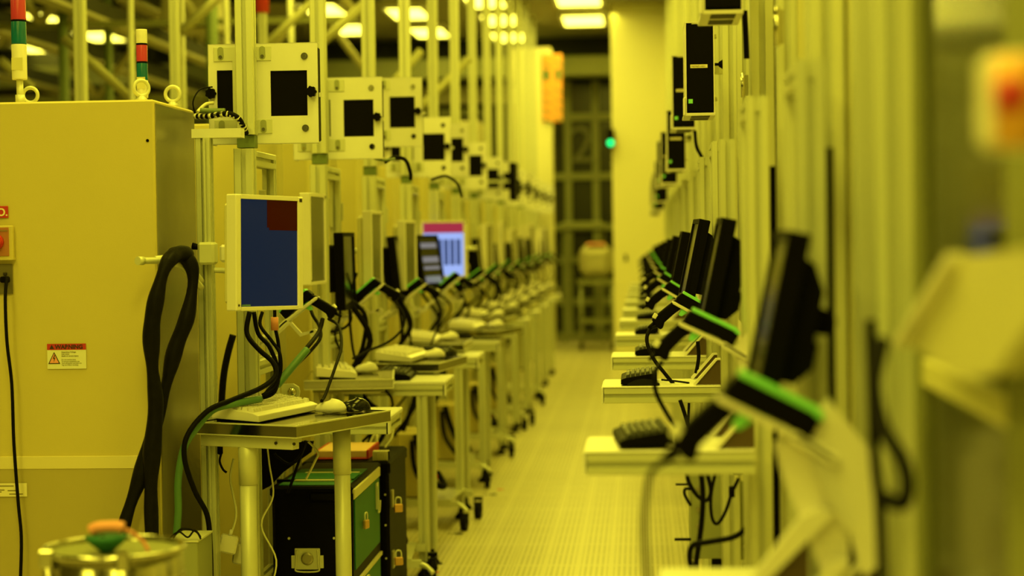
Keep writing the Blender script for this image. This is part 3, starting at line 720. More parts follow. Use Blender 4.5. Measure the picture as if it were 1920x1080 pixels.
# ---------------------------------------------------------------- trays, keyboards, mice
def keyboard(nm_, m1, m2, L=.44, Dp=.16, grp=None):
    t = thing(nm_, 'x', 'keyboard', (0, 0, 0), group=grp)         # long side along x, front edge at y=0, back raised
    obj('case', MB().ext([(0, .002), (0, .018), (Dp * .12, .024), (Dp, .042), (Dp, .010)], 0, L, 'x'), m1, t, bev=.002)
    k = MB(); rows = 6; yy = Dp * .14; rh = (Dp * .82) / rows
    for r_ in range(rows):
        z = .023 + .018 * (yy + rh * r_ - Dp * .1) / Dp; x = .012; y = yy + r_ * rh + (.004 if r_ == 5 else 0)
        n = 0
        while x < L - .02:
            w_ = .0165 if not (r_ == 0 and n == 3) else .1
            w_ = min(w_, L - .012 - x)
            if not (n == 15): k.add([(x, y, z), (x + w_, y, z), (x + w_, y + rh * .86, z + .002), (x, y + rh * .86, z + .002), (x + .003, y + .002, z + .01), (x + w_ - .003, y + .002, z + .01), (x + w_ - .003, y + rh * .75, z + .012), (x + .003, y + rh * .75, z + .012)], [(4, 5, 6, 7), (0, 1, 5, 4), (1, 2, 6, 5), (2, 3, 7, 6), (3, 0, 4, 7)])
            x += w_ + .003; n += 1
    obj('keys', k, m2, t)
    obj('foot_gap_shade', MB().box(.01, L - .01, .006, Dp - .012, 0, .009), 'black', t)  # shade under the raised case, put in as a black slab
    return t
def mouse(mm, grp):
    t = thing('computer_mouse', 'x', 'mouse', (0, 0, 0), group=grp)
    m = MB(); vs = []; fs = []; n = 16; L = 7
    for i in range(L):
        u = i / (L - 1) * math.pi / 2 * .98; rr = math.cos(u); z = math.sin(u) ** .8
        vs += [(.031 * rr * math.cos(2 * math.pi * k / n), .056 * rr * math.sin(2 * math.pi * k / n), .004 + .040 * z * (1 + .12 * math.sin(2 * math.pi * k / n))) for k in range(n)]
    for i in range(L - 1):
        for k in range(n): fs.append((i * n + k, i * n + (k + 1) % n, (i + 1) * n + (k + 1) % n, (i + 1) * n + k))
    fs += [tuple(range(n)), tuple(range((L - 1) * n, L * n))]
    m.add(vs, fs, True); m.lathe([(.028, 0), (.03, .005)], 16)
    obj('shell', m, mm, t); obj('wheel', MB().cyl((-.004, .035, .03), (.004, .035, .03), .008), 'rubber', t)
    return t
def tray():
    t = thing('steel_tray', 'x', 'tray', (0, 0, 0), group='steel keyboard trays')
    w_, l = .36, .56
    obj('top_sheet', MB().box(0, w_, 0, l, -.004, 0), 'steel', t)
    m = MB().box(0, w_, -.004, 0, -.036, .002).box(0, w_, l, l + .004, -.036, .002).box(-.004, 0, -.004, l + .004, -.036, .002).box(w_, w_ + .004, -.004, l + .004, -.036, .002)
    obj('rim', m, 'steel_rim', t)
    obj('lower_lip', MB().box(-.004, w_ + .004, -.0065, -.003, -.038, -.0345).box(w_ + .003, w_ + .0065, -.004, l, -.038, -.0345), 'tube', t)
    obj('edge_highlight', MB().box(-.004, w_ + .004, -.0075, -.003, -.001, .0035).box(w_, w_ + .0075, -.006, l, -.001, .0035), 'tube', t)  # highlight along the steel edge, painted as paler strips
    obj('support_bracket', MB().box(.06, w_ - .05, .05, .11, -.062, -.037).box(.1, .15, .05, l * .8, -.06, -.037), 'tube', t)
    return t
TG = 'ivory keyboards on the steel trays'
tr = tray(); kb = keyboard('ivory_keyboard', 'ivory', 'key', grp=TG); ms = mouse('ivory', 'ivory mice on the steel trays')
bk = keyboard('black_keyboard', 'black', 'bkey', .36, .14, 'black keyboards on the white tables'); bm_ = mouse('gloss', 'black mice')
TR = []      # (front-left x, y, z, rz)
a = W(368, 792, 6.14)
TR.append((a.x, a.y, a.z, R(-24)))
TR.append((-1.39, 7.85, .915, R(7))); TR.append((-1.29, 8.82, .92, R(-8))); TR.append((-1.325, 10.35, .92, R(0))); TR.append((-1.24, 11.75, .925, R(-12)))
for k in range(6): TR.append((-1.29 + .02 * (k % 2), 13.2 + 1.5 * k, .935, R(-4 + 3 * (k % 2))))
for i, (x, y, z, rz) in enumerate(TR):
    lb = 'polished steel keyboard tray, %s of the left row' % ORD[i]
    tq = setp(tr, (x, y, z), (0, 0, rz), lb, i)
    Mt = Matrix.Translation((x, y, z)) @ Matrix.Rotation(rz, 4, 'Z')
    # keyboard: long side along depth, keys face left; its near short side faces the camera
    kr = rz + R(-90) + R((8, 4, 3, 2)[i % 4]) + R(180)
    p_ = Mt @ Vector((.225 - .01 * (i % 2), .03, .002))
    setp(kb, p_, (0, 0, kr), 'ivory keyboard on the %s steel tray of the left row' % ORD[i], i).scale = (1, 1.06, 1.3)
    p_ = Mt @ Vector((.245, .42 - .02 * (i % 3), .002))
    setp(ms, p_, (0, 0, rz + R(-70)), 'ivory mouse beside the keyboard on the %s tray' % ORD[i], i)
p_ = Matrix.Translation(TR[0][:3]) @ Matrix.Rotation(TR[0][3], 4, 'Z') @ Vector((.295, .49, .002))
bm_.location = p_; bm_.rotation_euler = (0, 0, R(-80)); bm_['label'] = 'glossy black mouse at the far end of the nearest steel tray'
dup(bm_, Matrix.Translation(TR[2][:3]) @ Matrix.Rotation(TR[2][3], 4, 'Z') @ Vector((.29, .48, .002)), (0, 0, R(-40)), 'black mouse at the far right of the third steel tray')
[o for o in bpy.data.objects if o.name == 'steel_tray'][0].scale = (1.08, 1, 1)
# tray pedestals
for i, (x, y, z, rz) in enumerate(TR):
    t0 = thing('tray_stand', 'round legged stand holding the %s steel tray' % ORD[i], 'stand', (x, y, 0), (0, 0, rz), 'tray stands')
    if i == 0:
        obj('cross_beam', MB().box(.0, .36, .02, .06, z - .078, z - .038, .002).box(.02, .06, .06, .56, z - .078, z - .04), 'tube', t0)
        for lx, ly in ((.165, .02 + .03), (.300, .40)):
            lg = obj('leg', MB().cyl((lx, ly, 0), (lx, ly, z - .10), .027, n=24), 'tube', t0); obj('sleeve', MB().cyl((lx, ly, z - .20), (lx, ly, z - .038), .030, n=24), 'tube', lg)
        obj('bolt', MB().cyl((.3, .018, z - .058), (.3, .014, z - .058), .005).cyl((.37, .018, z - .058), (.37, .014, z - .058), .005), 'ink', t0)
    else:
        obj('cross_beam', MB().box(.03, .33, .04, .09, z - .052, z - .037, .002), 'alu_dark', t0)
        ly, lz = (.3, 0) if i < 3 else (.13, .869)
        lg = obj('leg', MB().cyl((.2, ly, lz), (.2, ly, z - .038), .024, n=20), 'tube', t0)
        if i < 3: obj('collar', MB().cyl((.2, ly, z - .12), (.2, ly, z - .038), .03, n=20), 'gterm', lg)

# ---------------------------------------------------------------- white tables with slotted edge beams
def table():
    t = thing('work_table', 'x', 'table', (0, 0, 0), group='white tables of the left row')      # local: right front corner at origin, extends -x and +y
    w_, l = .46, .40
    obj('tabletop', MB().box(-w_, 0, 0, l, -.018, 0, .004), 'paint', t)
    obj('edge_beam', MB().prof((-w_, .024, -.042), (-.006, .024, -.042), .046).prof((-w_, l - .024, -.042), (-.006, l - .024, -.042), .046).prof((-.03, .05, -.042), (-.03, l - .05, -.042), .046), 'alu', t)
    obj('end_cap', MB().box(-.006, .0, .001, .047, -.065, -.018, .001).box(-.007, -.005, .0, .001, -.065, -.018), 'paint', t)
    obj('end_seam', MB().box(-.012, -.007, -.0005, .004, -.064, -.019), 'black', t)
    for lx, ly in ((-.11, .03), (-.11, l - .03)):
        lg = obj('leg', MB().prof((lx, ly, -.80), (lx, ly, -.06), .045), 'alu', t)
        obj('levelling_foot', MB().cyl((lx, ly, -.80), (lx, ly, -.83), .010).lathe([(.032, -.868), (.032, -.858), (.014, -.838), (.012, -.83)], 16, (lx, ly, 0)), 'black', lg)
    return t
tb = table()
TT = [(-.925, 6.98, .846), (-.862, 8.4, .868), (-.865, 10.15, .868), (-.865, 11.65, .868)] + [(-.865, 13.15 + 1.5 * k, .868) for k in range(6)]
for i, p_ in enumerate(TT):
    tt_ = setp(tb, p_, (0, 0, 0), '%s white table of the left row, counted from the front' % ORD[i], i)
    if i == 0: first_table = tt_
    if i in (1, 2, 3, 5, 7):
        q_ = (p_[0] - .16, p_[1] + .03, p_[2] + .003); j = 0 if i == 1 else 1
        setp(bk, q_, (0, 0, R(92)), 'black keyboard lying on the %s white table of the left row' % ORD[i], j)
dup(bm_, (-1.13, 8.62, .871), (0, 0, R(-70)), 'black mouse behind the keyboard on the second white table')

for c in first_table.children:
    if c.name.startswith('leg'): c.location.x = -.31
# ---------------------------------------------------------------- tool boxes
def latch(parent, x, y, z, s=1):
    o = obj('butterfly_latch', MB().box(-.045, .045, -.006, 0, -.035, .04, .002).tube([(-.036, -.008, .035), (-.04, -.012, -.02), (-.036, -.01, -.04), (.036, -.01, -.04), (.04, -.012, -.02), (.036, -.008, .035)], .003, 6).box(-.057, -.043, -.007, 0, -.03, .015, .001).box(.043, .057, -.007, 0, -.03, .015, .001), 'tube', parent)
    o.location = (x, y, z); obj('twist_key', MB().lathe([(.022, 0), (.022, .004), (.016, .005)]), 'brush', o); o.children[0].rotation_euler = (R(90), 0, 0); o.children[0].location = (0, -.007, .004); return o
t = thing('tool_case', 'black road case with an emerald green side, under the nearest tray', 'case', (-1.305, 6.66, 0))
obj('shell', MB().box(0, .285, 0, .72, .02, .625, .012), 'black', t)
obj('lid_edge', MB().box(-.006, .29, -.006, .726, .595, .632, .008), 'black', t)
obj('recessed_grip', MB().box(.13, .29, -.012, 0, .575, .618, .012), 'rubber', t)
obj('green_side', MB().box(.283, .29, .04, .67, .33, .58, .001).box(.283, .29, .04, .67, .05, .27, .001), 'green', t)
obj('pale_edge_strip', MB().box(.284, .296, .0, .66, .585, .622, .003).box(.284, .294, .02, .7, .275, .29, .001), 'ivory_d', t)
obj('green_lid_sheet', MB().box(.02, .27, .03, .5, .631, .634), 'green', t)
m = MB()
for x in (.06, .22):
    for z in (.45, .2): m.cyl((x, .002, z), (x, -.003, z), .0045)
for z in (.52, .42, .3, .2): m.cyl((.268, .002, z), (.268, -.003, z), .004)
obj('rivet', m, 'tube', t)
latch(t, .125, -.001, .375); 
o = obj('side_latch', MB().box(.29, .297, .56, .60, .47, .57, .001).tube([(.30, .555, .56), (.302, .552, .48), (.30, .56, .46), (.30, .6, .46), (.302, .603, .5)], .003, 6), 'tube', t)
def padlock(loc, rz, lb, rx=0):
    t = thing('padlock', lb, 'padlock', loc, (rx, 0, rz), 'small brass padlocks')
    obj('lock_body', MB().box(-.017, .017, -.007, .007, -.032, 0, .003), 'brass', t)
    obj('shackle', MB().tube([(-.011, 0, -.002), (-.011, 0, .016), (-.006, 0, .025), (.006, 0, .025), (.011, 0, .016), (.011, 0, -.002)], .0032, 8), 'tube', t)
padlock((-1.000, 6.86, .485), R(75), 'brass padlock on the green side of the tool case'); padlock((-.998, 6.84, .262), R(70), 'brass padlock low on the pale strip of the tool case', R(15))
t = thing('tool_case', 'taller black road case standing behind the green one', 'case', (-1.33, 7.42, 0))
obj('shell', MB().box(0, .34, 0, .55, .02, .605, .012), 'black', t); obj('lid_edge', MB().box(-.005, .346, -.005, .556, .575, .63, .01), 'black', t)
m = MB()
for z in (.5, .38, .25, .12):
    for x in (.26, .325): m.cyl((x, .002, z), (x, -.003, z), .004)
obj('rivet', m, 'tube', t)
obj('side_hasp', MB().box(.338, .348, .05, .09, .44, .51, .002), 'brush', t); obj('side_hasp', MB().box(.338, .348, .05, .09, .20, .27, .002), 'brush', t)
padlock((-.962, 7.48, .455), R(20), 'brass padlock hanging high on the edge of the taller black case'); padlock((-.964, 7.48, .245), R(20), 'brass padlock hanging low on the edge of the taller black case', R(-8))
t = thing('document_box', 'orange and red framed flat box lying on the taller black case', 'box', (-1.28, 7.48, .631))
obj('red_frame', MB().box(-.004, .204, -.004, .304, 0, .008, .003).box(-.003, .004, -.004, .304, .008, .037).box(.196, .204, -.004, .304, .008, .037), 'redlab', t); obj('orange_face', MB().box(.0, .2, .0, .3, .007, .036, .003), mat('amber_card', (.9, .6, .35), .5), t)
t = thing('ribbed_pad', 'small pale ribbed pad on the corner of the taller black case', 'pad', (-1.055, 7.44, .631))
m = MB()
for i in range(7): m.box(i * .009, i * .009 + .006, 0, .05, 0, .036)
m.box(0, .06, .004, .05, 0, .033); obj('ribbed_body', m, 'ivory_d', t)
t = thing('document_folder', 'pale green papers lying on the green tool case lid', 'papers', (-1.245, 6.78, .635))
obj('sheet', MB().box(0, .2, 0, .25, 0, .004), 'ivory_d', t); obj('green_sheet', MB().box(-.02, .21, .03, .2, .004, .006), 'green', t)
# white box, power adapters and metal chassis at the bottom left
t = thing('metal_chassis', 'steel chassis box with loose wires at the lower left', 'chassis', (-1.545, 6.0 - .4, 0))
P = W(385, 1055, 5.9)
t.location = (P.x - .03, 5.8, 0)
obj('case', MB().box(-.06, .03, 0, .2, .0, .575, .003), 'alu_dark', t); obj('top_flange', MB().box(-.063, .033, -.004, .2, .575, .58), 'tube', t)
obj('loose_wire', MB().tube([(-.06, .0, .585), (-.03, .01, .605), (0, 0, .59), (.02, .01, .61), (.04, 0, .59)], .003, 6).tube([(-.05, .02, .585), (-.02, .0, .615), (.02, .02, .605), (.04, .0, .585)], .003, 6), 'rubber', t)
t = thing('power_adapter', 'pale inline power adapter hanging between the two round legs', 'adapter', W(428, 1020, 6.35), (0, R(14), R(10)))
obj('block', MB().box(-.03, .03, -.02, .02, -.03, .03, .006), 'ivory', t); obj('strain_relief', MB().cyl((0, 0, .03), (0, 0, .05), .006), 'ivory', t)
t = thing('power_adapter', 'second pale adapter partly hidden behind the first round leg', 'adapter', W(450, 1035, 6.42), (0, R(8), R(-5)))
obj('block', MB().box(-.02, .03, -.02, .02, -.04, .03, .006), 'ivory', t); obj('strain_relief', MB().cyl((0, 0, .03), (0, 0, .05), .006), 'ivory', t)
cable([(438, 860, 6.4), (432, 900, 6.38), (443, 960, 6.36), (434, 1000, 6.36), (430, 1012, 6.35)], .004, 'white cord running down to the pale adapter', 'whitewire')
cable([(499, 820, 6.3), (505, 870, 6.3), (512, 930, 6.28), (490, 985, 6.26), (518, 1050, 6.25), (505, 1110, 6.25)], .003, 'thin grey cord zigzagging in front of the tool case', 'whitewire')

# ---------------------------------------------------------------- low rolling frames
def dolly():
    t = thing('equipment_dolly', 'x', 'dolly', (0, 0, 0), group='low rolling frames')
    obj('frame_rail', MB().box(-.3, .04, 0, .03, .12, .15).tube([(.02, .015, .135), (.06, .0, .125), (.09, -.02, .10)], .012, 8), 'alu', t)
    obj('frame_rail', MB().box(-.3, .04, .42, .45, .12, .15), 'alu', t)
    obj('tray_base', MB().box(-.3, 0, 0, .45, .15, .158), 'alu', t)
    for cx, cy in ((.07, .0), (.07, .42)):
        c = obj('caster', MB().cyl((cx - .016, cy, .045), (cx + .016, cy, .045), .045).cyl((cx - .02, cy, .045), (cx + .02, cy, .045), .012), 'rubber', t)
        obj('fork', MB().box(cx - .022, cx - .018, cy - .012, cy + .012, .04, .11).box(cx + .018, cx + .022, cy - .012, cy + .012, .04, .11).box(cx - .022, cx + .022, cy - .016, cy + .016, .1, .115), 'black', c)
    return t
dl = dolly()
DD = [(-.97, 7.95, 0), (-.985, 9.75, 0), (-1.0, 11.4, 0), (-.96, 13.0, 0), (-.98, 14.8, 0), (-.95, 17.0, 0)]
for i, p_ in enumerate(DD): setp(dl, p_, (0, 0, R((4, -5, 6)[i % 3])), '%s low rolling frame with black casters under the left row' % ORD[i], i)
for i, p_ in enumerate(DD[:5]):
    t = thing('power_unit', '%s floor unit with dark hoses on a rolling frame of the left row' % ORD[i], 'power unit', (p_[0] - .2, p_[1] + .06, .158), group='floor units')
    obj('case', MB().box(-.08, .1, 0, .3, 0, .34, .01), 'beige', t)
    obj('hose', MB().tube([(.02, -.02, .33), (.06, -.04, .2), (.12, -.02, .08), (.16, .03, .06), (.12, .1, .12)], .016, 8).tube([(.0, -.02, .3), (.02, -.05, .15), (.09, -.05, .04)], .012, 8), 'rubber', t)
    if i: obj('red_plug', MB().box(.09, .13, -.03, .0, .1, .125, .004), 'red', t)

# ================================================================ right side
XW = .33
# uprights of the tool fronts
ups = [3.62 + .42 * k if k % 2 else 3.5 + .42 * k for k in range(26)]
for k in range(24):
    y = 3.75 + .95 * k; wd = .07 if k % 2 == 0 else .05
    tag(obj('wall_upright', MB().prof((XW + .03, y, 0), (XW + .03, y, CEIL), wd), 'alu', loc=(XW + .03, y, 0)), '%s slotted upright on the right tool fronts, counted from the camera' % (ORD + ['sixteenth', 'seventeenth', 'eighteenth', 'nineteenth', 'twentieth', 'twenty-first', 'twenty-second', 'twenty-third', 'twenty-fourth'])[k], 'upright', 'uprights along the right wall')
# door panels with hinges between uprights
for k in range(9):
    y = 4.4 + 1.9 * k
    t = thing('tool_door', '%s ivory tool door panel between the right uprights' % ORD[k], 'door panel', (.395, y, 0), group='tool doors of the right wall')
    obj('leaf', MB().box(-.015, 0, -.55, .2, .12, 2.9, .003), 'panel', t)
    if k < 4:
        for z in (1.85, 2.35 - .1 * k):
            obj('hinge', MB().cyl((-.03, -.56, z), (-.03, -.56, z + .17), .012).box(-.03, -.012, -.60, -.53, z + .02, z + .15, .001), 'steel', t)
# half-height shelf frames carrying monitors and scanners
SY = [3.15, 4.60, 6.20] + [7.75 + 1.55 * k for k in range(8)]
def station_post(y, top):
    t = thing('station_frame', 'x', 'frame', (.262, y + .12, 0), group='half height station frames of the right row')
    obj('front_post', MB().prof((0, 0, 0), (0, 0, top), .05), 'alu', t)
    obj('rear_post', MB().prof((0, .30, 0), (0, .30, top - .02), .045), 'alu', t)
    obj('top_rail', MB().prof((0, -.02, top - .02), (0, .32, top - .02), .045), 'alu', t)
    obj('cable_strip', MB().box(.03, .045, .05, .09, .2, top - .15), 'black', t)
    return t
sp = station_post(SY[2], 1.80)
for i, y in enumerate(SY):
    lb = '%s half height aluminium station frame on the right' % ORD[i]
    if i == 0: sp.location = (.30, y + .25, 0); sp['label'] = lb
    elif i == 1: dup(sp, (.262, y - .3, 0), None, lb)
    else: dup(sp, (.262, y + (.14 if i == 2 else -.12), 0), None, lb)
# shelves
def shelf():
    t = thing('keyboard_shelf', 'x', 'shelf', (0, 0, 0), group='keyboard shelves of the right row')    # left front corner at the origin
    L = .365; Dp = .30
    obj('top_plate', MB().box(.0, L, -.002, Dp, -.005, 0, .002), 'paint', t)
    obj('beam', MB().prof((.005, .024, -.029), (L, .024, -.029), .047).prof((.005, Dp - .024, -.029), (L, Dp - .024, -.029), .047).prof((.026, .05, -.029), (.026, Dp - .05, -.029), .046), 'alu', t)
    obj('end_plate', MB().box(-.003, .003, .0, Dp, -.053, -.004, .001), 'paint', t)
    for y in (.012, Dp - .035):
        g = obj('gusset_web', MB().ext([(L - .078, .002), (L, .002), (L, .078), (L - .012, .078)], y + .008, y + .012), 'gusset', t)
        obj('gusset_flange', MB().ext([(L - .084, .0), (L - .078, .0), (L - .010, .078), (L, .078), (L, .083), (L - .014, .083), (L - .084, .006)], y, y + .03), 'ivory', g)
    return t
sh = shelf()
SH = [(.03, 3.18, .895), (-.125, 4.12, 1.036), (-.122, 5.93, 1.032), (-.115, 7.42, 1.03)] + [(-.12 + .004 * k, 9.0 + 1.55 * k, 1.03) for k in range(7)]
bkR = dup(bk, (0, 0, -5), None, 'x', 'black keyboards on the right shelves')
for i, p_ in enumerate(SH):
    lb = ['blurred lowest shelf at the bottom edge of the right row', 'blurred nearer keyboard shelf on the right', 'sharp in-focus keyboard shelf on the right'][i] if i < 3 else '%s keyboard shelf on the right, counted from the camera' % ORD[i]
    setp(sh, p_, (0, 0, 0), lb, i)
    if i:
        q_ = (p_[0] + (.057 if i < 3 else .09), p_[1] + .275, p_[2] + .003)
        k_ = dup(bk, q_, (0, 0, R(-86 if i == 1 else -90)), 'black keyboard on the %s right shelf' % ORD[i], 'black keyboards on the right shelves')
        k_.scale = (.72, .8, .9)
bpy.data.objects.remove(bkR) if not bkR.children else [bpy.data.objects.remove(o) for o in list(bkR.children) + [bkR]]
# palm rest in front of the sharp keyboard
t = thing('wrist_rest', 'curved black wrist rest at the end of the in-focus keyboard', 'wrist rest', (-.045, 5.945, 1.033))
obj('pad', MB().ext([(0, 0), (.10, 0), (.10, .006), (.075, .018), (.05, .022), (.025, .018), (0, .006)], .0, .012), 'gloss', t)
# wall computers
def wallpc():
    t = thing('wall_computer', 'x', 'computer', (0, 0, 0), group='slim computers on the right wall')
    w_, h_ = .102, .32
    obj('case', MB().box(.004, w_ - .004, 0, .27, .006, h_ - .006, .004), 'black', t)
    m = MB().box(0, .004, -.004, .28, 0, h_).box(w_ - .003, w_ + .001, -.004, .28, 0, h_).box(0, w_, -.004, .28, h_ - .004, h_).box(-.006, w_ + .002, -.006, .28, -.010, 0, .001)
    m.box(-.008, 0, -.01, .06, -.008, .055, .002)
    obj('bracket_cage', m, 'ivory', t)
    obj('cage_slot', MB().box(.02, .085, .0, .1, -.0115, -.009).box(.02, .085, .14, .24, -.0115, -.009), 'ink', t)
    lb = obj('asset_label', MB().box(.018, .078, -.003, 0, .158, .170), 'cream', t)
    text('label_print', 'PS07967-14031', .008, 'ink2', lb, (.021, -.0036, .161))
    obj('green_sticker', MB().box(.010, .025, -.003, 0, .034, .049), 'lime', t)
    obj('vent_line', MB().box(.024, .08, -.002, 0, .312, .3155), 'label', t)
    obj('clamp_knob', MB().cyl((w_, .03, .172), (w_ + .016, .03, .172), .005).cyl((w_ + .016, .03, .172), (w_ + .03, .03, .172), .008, .017, 14), 'black', t)
    obj('side_bolt', MB().cyl((w_, .03, .27), (w_ + .01, .03, .27), .008).cyl((w_, .03, .05), (w_ + .01, .03, .05), .008), 'tube', t)
    obj('mount_arm', MB().box(w_, .14, .18, .2, .15, .19, .002), 'alu', t)
    return t
pc = wallpc()
PC = [(.172, 5.05, 2.082), (.166, 6.8, 1.925), (.150, 8.6, 1.975), (.150, 10.4, 1.85), (.135, 12.0, 1.82), (.125, 13.6, 1.84), (.12, 15.2, 1.76), (.115, 16.8, 1.72), (.11, 18.4, 1.72), (.11, 20, 1.70)]
PL = ['slim wall computer cut by the top edge on the right', 'sharp slim black wall computer with a pale asset strip', 'slim wall computer half hidden behind the sharp one'] + ['%s slim wall computer of the right row, blurred' % ORD[k] for k in range(3, 12)]
for i, p_ in enumerate(PC): setp(pc, p_, (0, 0, 0), PL[i], i)
# right monitors
def mon_right():
    t = thing('tilted_monitor', 'x', 'monitor', (0, 0, 0), group='tilted black monitors of the right row')
    w_, h_ = .29, .27
    m = MB().box(-w_ / 2, w_ / 2, 0, .028, -h_ / 2, h_ / 2, .003).box(-w_ / 2, -.128, -.008, .002, -h_ / 2, h_ / 2).box(.128, w_ / 2, -.008, .002, -h_ / 2, h_ / 2).box(-.128, .128, -.008, .002, .12, h_ / 2).box(-.128, .128, -.008, .002, -h_ / 2, -.115)
    obj('bezel', m, 'black', t)
    obj('screen', MB().box(-.128, .128, -.003, .002, -.116, .121), 'scrblk', t)
    obj('rear_housing', MB().ext([(.026, -.105), (.026, .098), (.045, .09), (.068, .05), (.068, -.03), (.075, -.035), (.075, -.075), (.05, -.105)], -.12, .12, 'x'), 'black', t)
    obj('pivot', MB().cyl((-.03, .085, .0), (.03, .085, .0), .022).box(-.025, .025, .06, .10, -.02, .02), 'black', t)
    return t
mr = mon_right()
MR = [(.214, 3.20, 1.370), (.175, 4.74, 1.405), (.166, 6.36, 1.415)] + [(.145 - .006 * k, 7.75 + 1.55 * k, 1.378 - .018 * k) for k in range(8)]
for i, p_ in enumerate(MR):
    setp(mr, p_, (R(-12), 0, R(-89.5) if i != 2 else R(-87.5)), '%s tilted black monitor of the right row' % nm[i], i)
# sheet-metal drop plates holding the scanners to the frames
def dplate():
    t = thing('scanner_plate', 'x', 'plate', (0, 0, 0), group='pale mounting plates behind the right scanners')
    obj('plate', MB().ext([(0, .02), (.045, .075), (.12, -.02), (.12, -.18), (.095, -.20), (.07, -.12)], 0, .004), 'ivory', t)
    obj('fold', MB().ext([(-.004, .018), (.0, .012), (.075, -.125), (.068, -.125)], -.02, .0), 'ivory', t)
    return t
dp = dplate()
for i, p_ in enumerate(SR[:8]):
    setp(dp, (p_[0] + .10, p_[1] - .02, p_[2] - .10), (0, 0, 0), 'pale mounting plate behind the %s right scanner' % nm[i], i)
# control boxes under the shelves
t = thing('control_box', 'olive control box with a cable handle under the blurred shelf', 'control box', (.128, 5.2, .62))
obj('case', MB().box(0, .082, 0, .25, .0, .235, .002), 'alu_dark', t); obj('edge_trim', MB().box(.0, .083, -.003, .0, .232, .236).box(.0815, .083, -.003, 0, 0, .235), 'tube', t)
obj('bolt', MB().cyl((.02, .002, .19), (.02, -.008, .19), .006).cyl((.02, .002, .135), (.02, -.008, .135), .006).cyl((.02, .002, .09), (.02, -.008, .09), .006).cyl((.02, .002, .04), (.02, -.008, .04), .006), 'brush', t)
obj('peg', MB().cyl((0, .02, .05), (-.045, .02, .05), .004).cyl((0, .02, .20), (-.04, .02, .20), .003), 'rubber', t)
obj('handle', MB().tube([(.0, 0, .19), (-.014, 0, .19), (-.016, 0, .175), (.0, 0, .145)], .004, 8), 'rubber', t)
obj('foot_connector', MB().box(.055, .082, .0, .05, -.04, 0, .003), 'black', t)
t = thing('control_box', 'taller olive control box right of the slotted post under the shelf', 'control box', (.262, 5.3, .60))
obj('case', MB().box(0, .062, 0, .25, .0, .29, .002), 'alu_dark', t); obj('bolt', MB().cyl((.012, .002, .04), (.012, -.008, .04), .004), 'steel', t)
obj('edge_trim', MB().box(-.003, .0, -.003, .0, -.12, .29), 'tube', t)
t = thing('cable_duct', 'dark terminal strip above the two control boxes', 'terminal strip', (.235, 5.05, .865))
obj('strip', MB().box(0, .06, 0, .1, 0, .016, .002), 'black', t); obj('connector', MB().box(.004, .014, -.01, .01, -.014, .0).box(.02, .03, -.01, .01, -.014, 0), 'whitewire', t)
# beneath-shelf support on the blurred shelf: post between the control boxes
tag(obj('shelf_post', MB().prof((.235, 5.15, 0), (.235, 5.15, 1.75), .045), 'alu', loc=(.235, 5.15, 0)), 'slotted post standing between the two olive control boxes', 'post')

# ---------------------------------------------------------------- foreground enclosure with clear glazing, right edge
t = thing('glazed_enclosure', 'near tool enclosure with clear glazing filling the right edge', 'enclosure', (.42, 2.0, 0))
obj('corner_post', MB().prof((-.012, 1.36, 0), (-.012, 1.36, 3.2), .075).prof((-.015, 1.15, 0), (-.015, 1.15, 3.2), .05), 'alu', t)
obj('door_stile', MB().box(-.006, .03, .95, 1.12, 0, 3.2, .004), 'alu', t)
obj('dark_gasket', MB().box(-.007, .005, .89, .95, 0, 3.2), 'mull', t)
obj('near_stile', MB().box(-.008, .03, -.55, .21, 0, 3.2, .004), 'mull', t)
obj('mid_rail', MB().box(-.004, .03, .21, .89, 1.27, 1.31, .003), 'panel', t)
obj('lower_panel', MB().box(.0, .02, .21, .89, 0, .95, .003), 'panel', t)
obj('glazing', MB().box(.006, .012, .21, .89, .95, 3.2), 'glass', t)
# things behind the glazing
t = thing('process_module', 'olive machine module seen dimly behind the clear glazing', 'machine', (.75, 1.6, 0))
obj('housing', MB().box(0, 1.0, 0, 2.3, 0, 2.6, .02), 'panel', t)
obj('access_cover', MB().box(-.02, 0, .7, 1.1, 1.65, 1.95, .004), 'gterm', t)
obj('pipe', MB().cyl((-.06, 1.5, 0), (-.06, 1.5, 2.6), .03).cyl((-.06, .5, 0), (-.06, .5, 2.6), .02), 'tube', t)
obj('status_cover', MB().box(-.02, 0, 1.35, 1.6, 1.45, 1.75, .004), 'alu_dark', t)
t = thing('reflection_sheet', 'large pale solid sheet standing in for a reflection in the glazing', 'reflection', (.405, 2.25, 1.30))  # reflection in the glazing, shaped as a solid pale sheet
obj('sheet', MB().ext([(.395, .047), (-.05, .17), (-.45, .183), (-.45, .116), (-.256, .052), (-.05, .033)], -.045, -.015, 'x'), 'ivory_d', t)
obj('fold', MB().ext([(.40, .040), (-.05, .165), (-.05, .175), (.40, .052)], -.06, -.04, 'x'), 'ivory', t)
t = thing('signal_lamp', 'blurred orange and red lamp block cut by the right edge', 'lamp', W(1905, 190, 1.75))
obj('housing', MB().box(-.03, .03, .0, .04, -.045, .045, .01), 'ivory', t)
obj('orange_lens', MB().cyl((0, -.012, -.04), (0, -.012, .038), .022), mat('amber_lamp_lens', (.95, .45, .1), .3), t)
obj('red_lens', MB().cyl((-.008, -.022, -.01), (-.008, -.022, .018), .016), 'red', t)
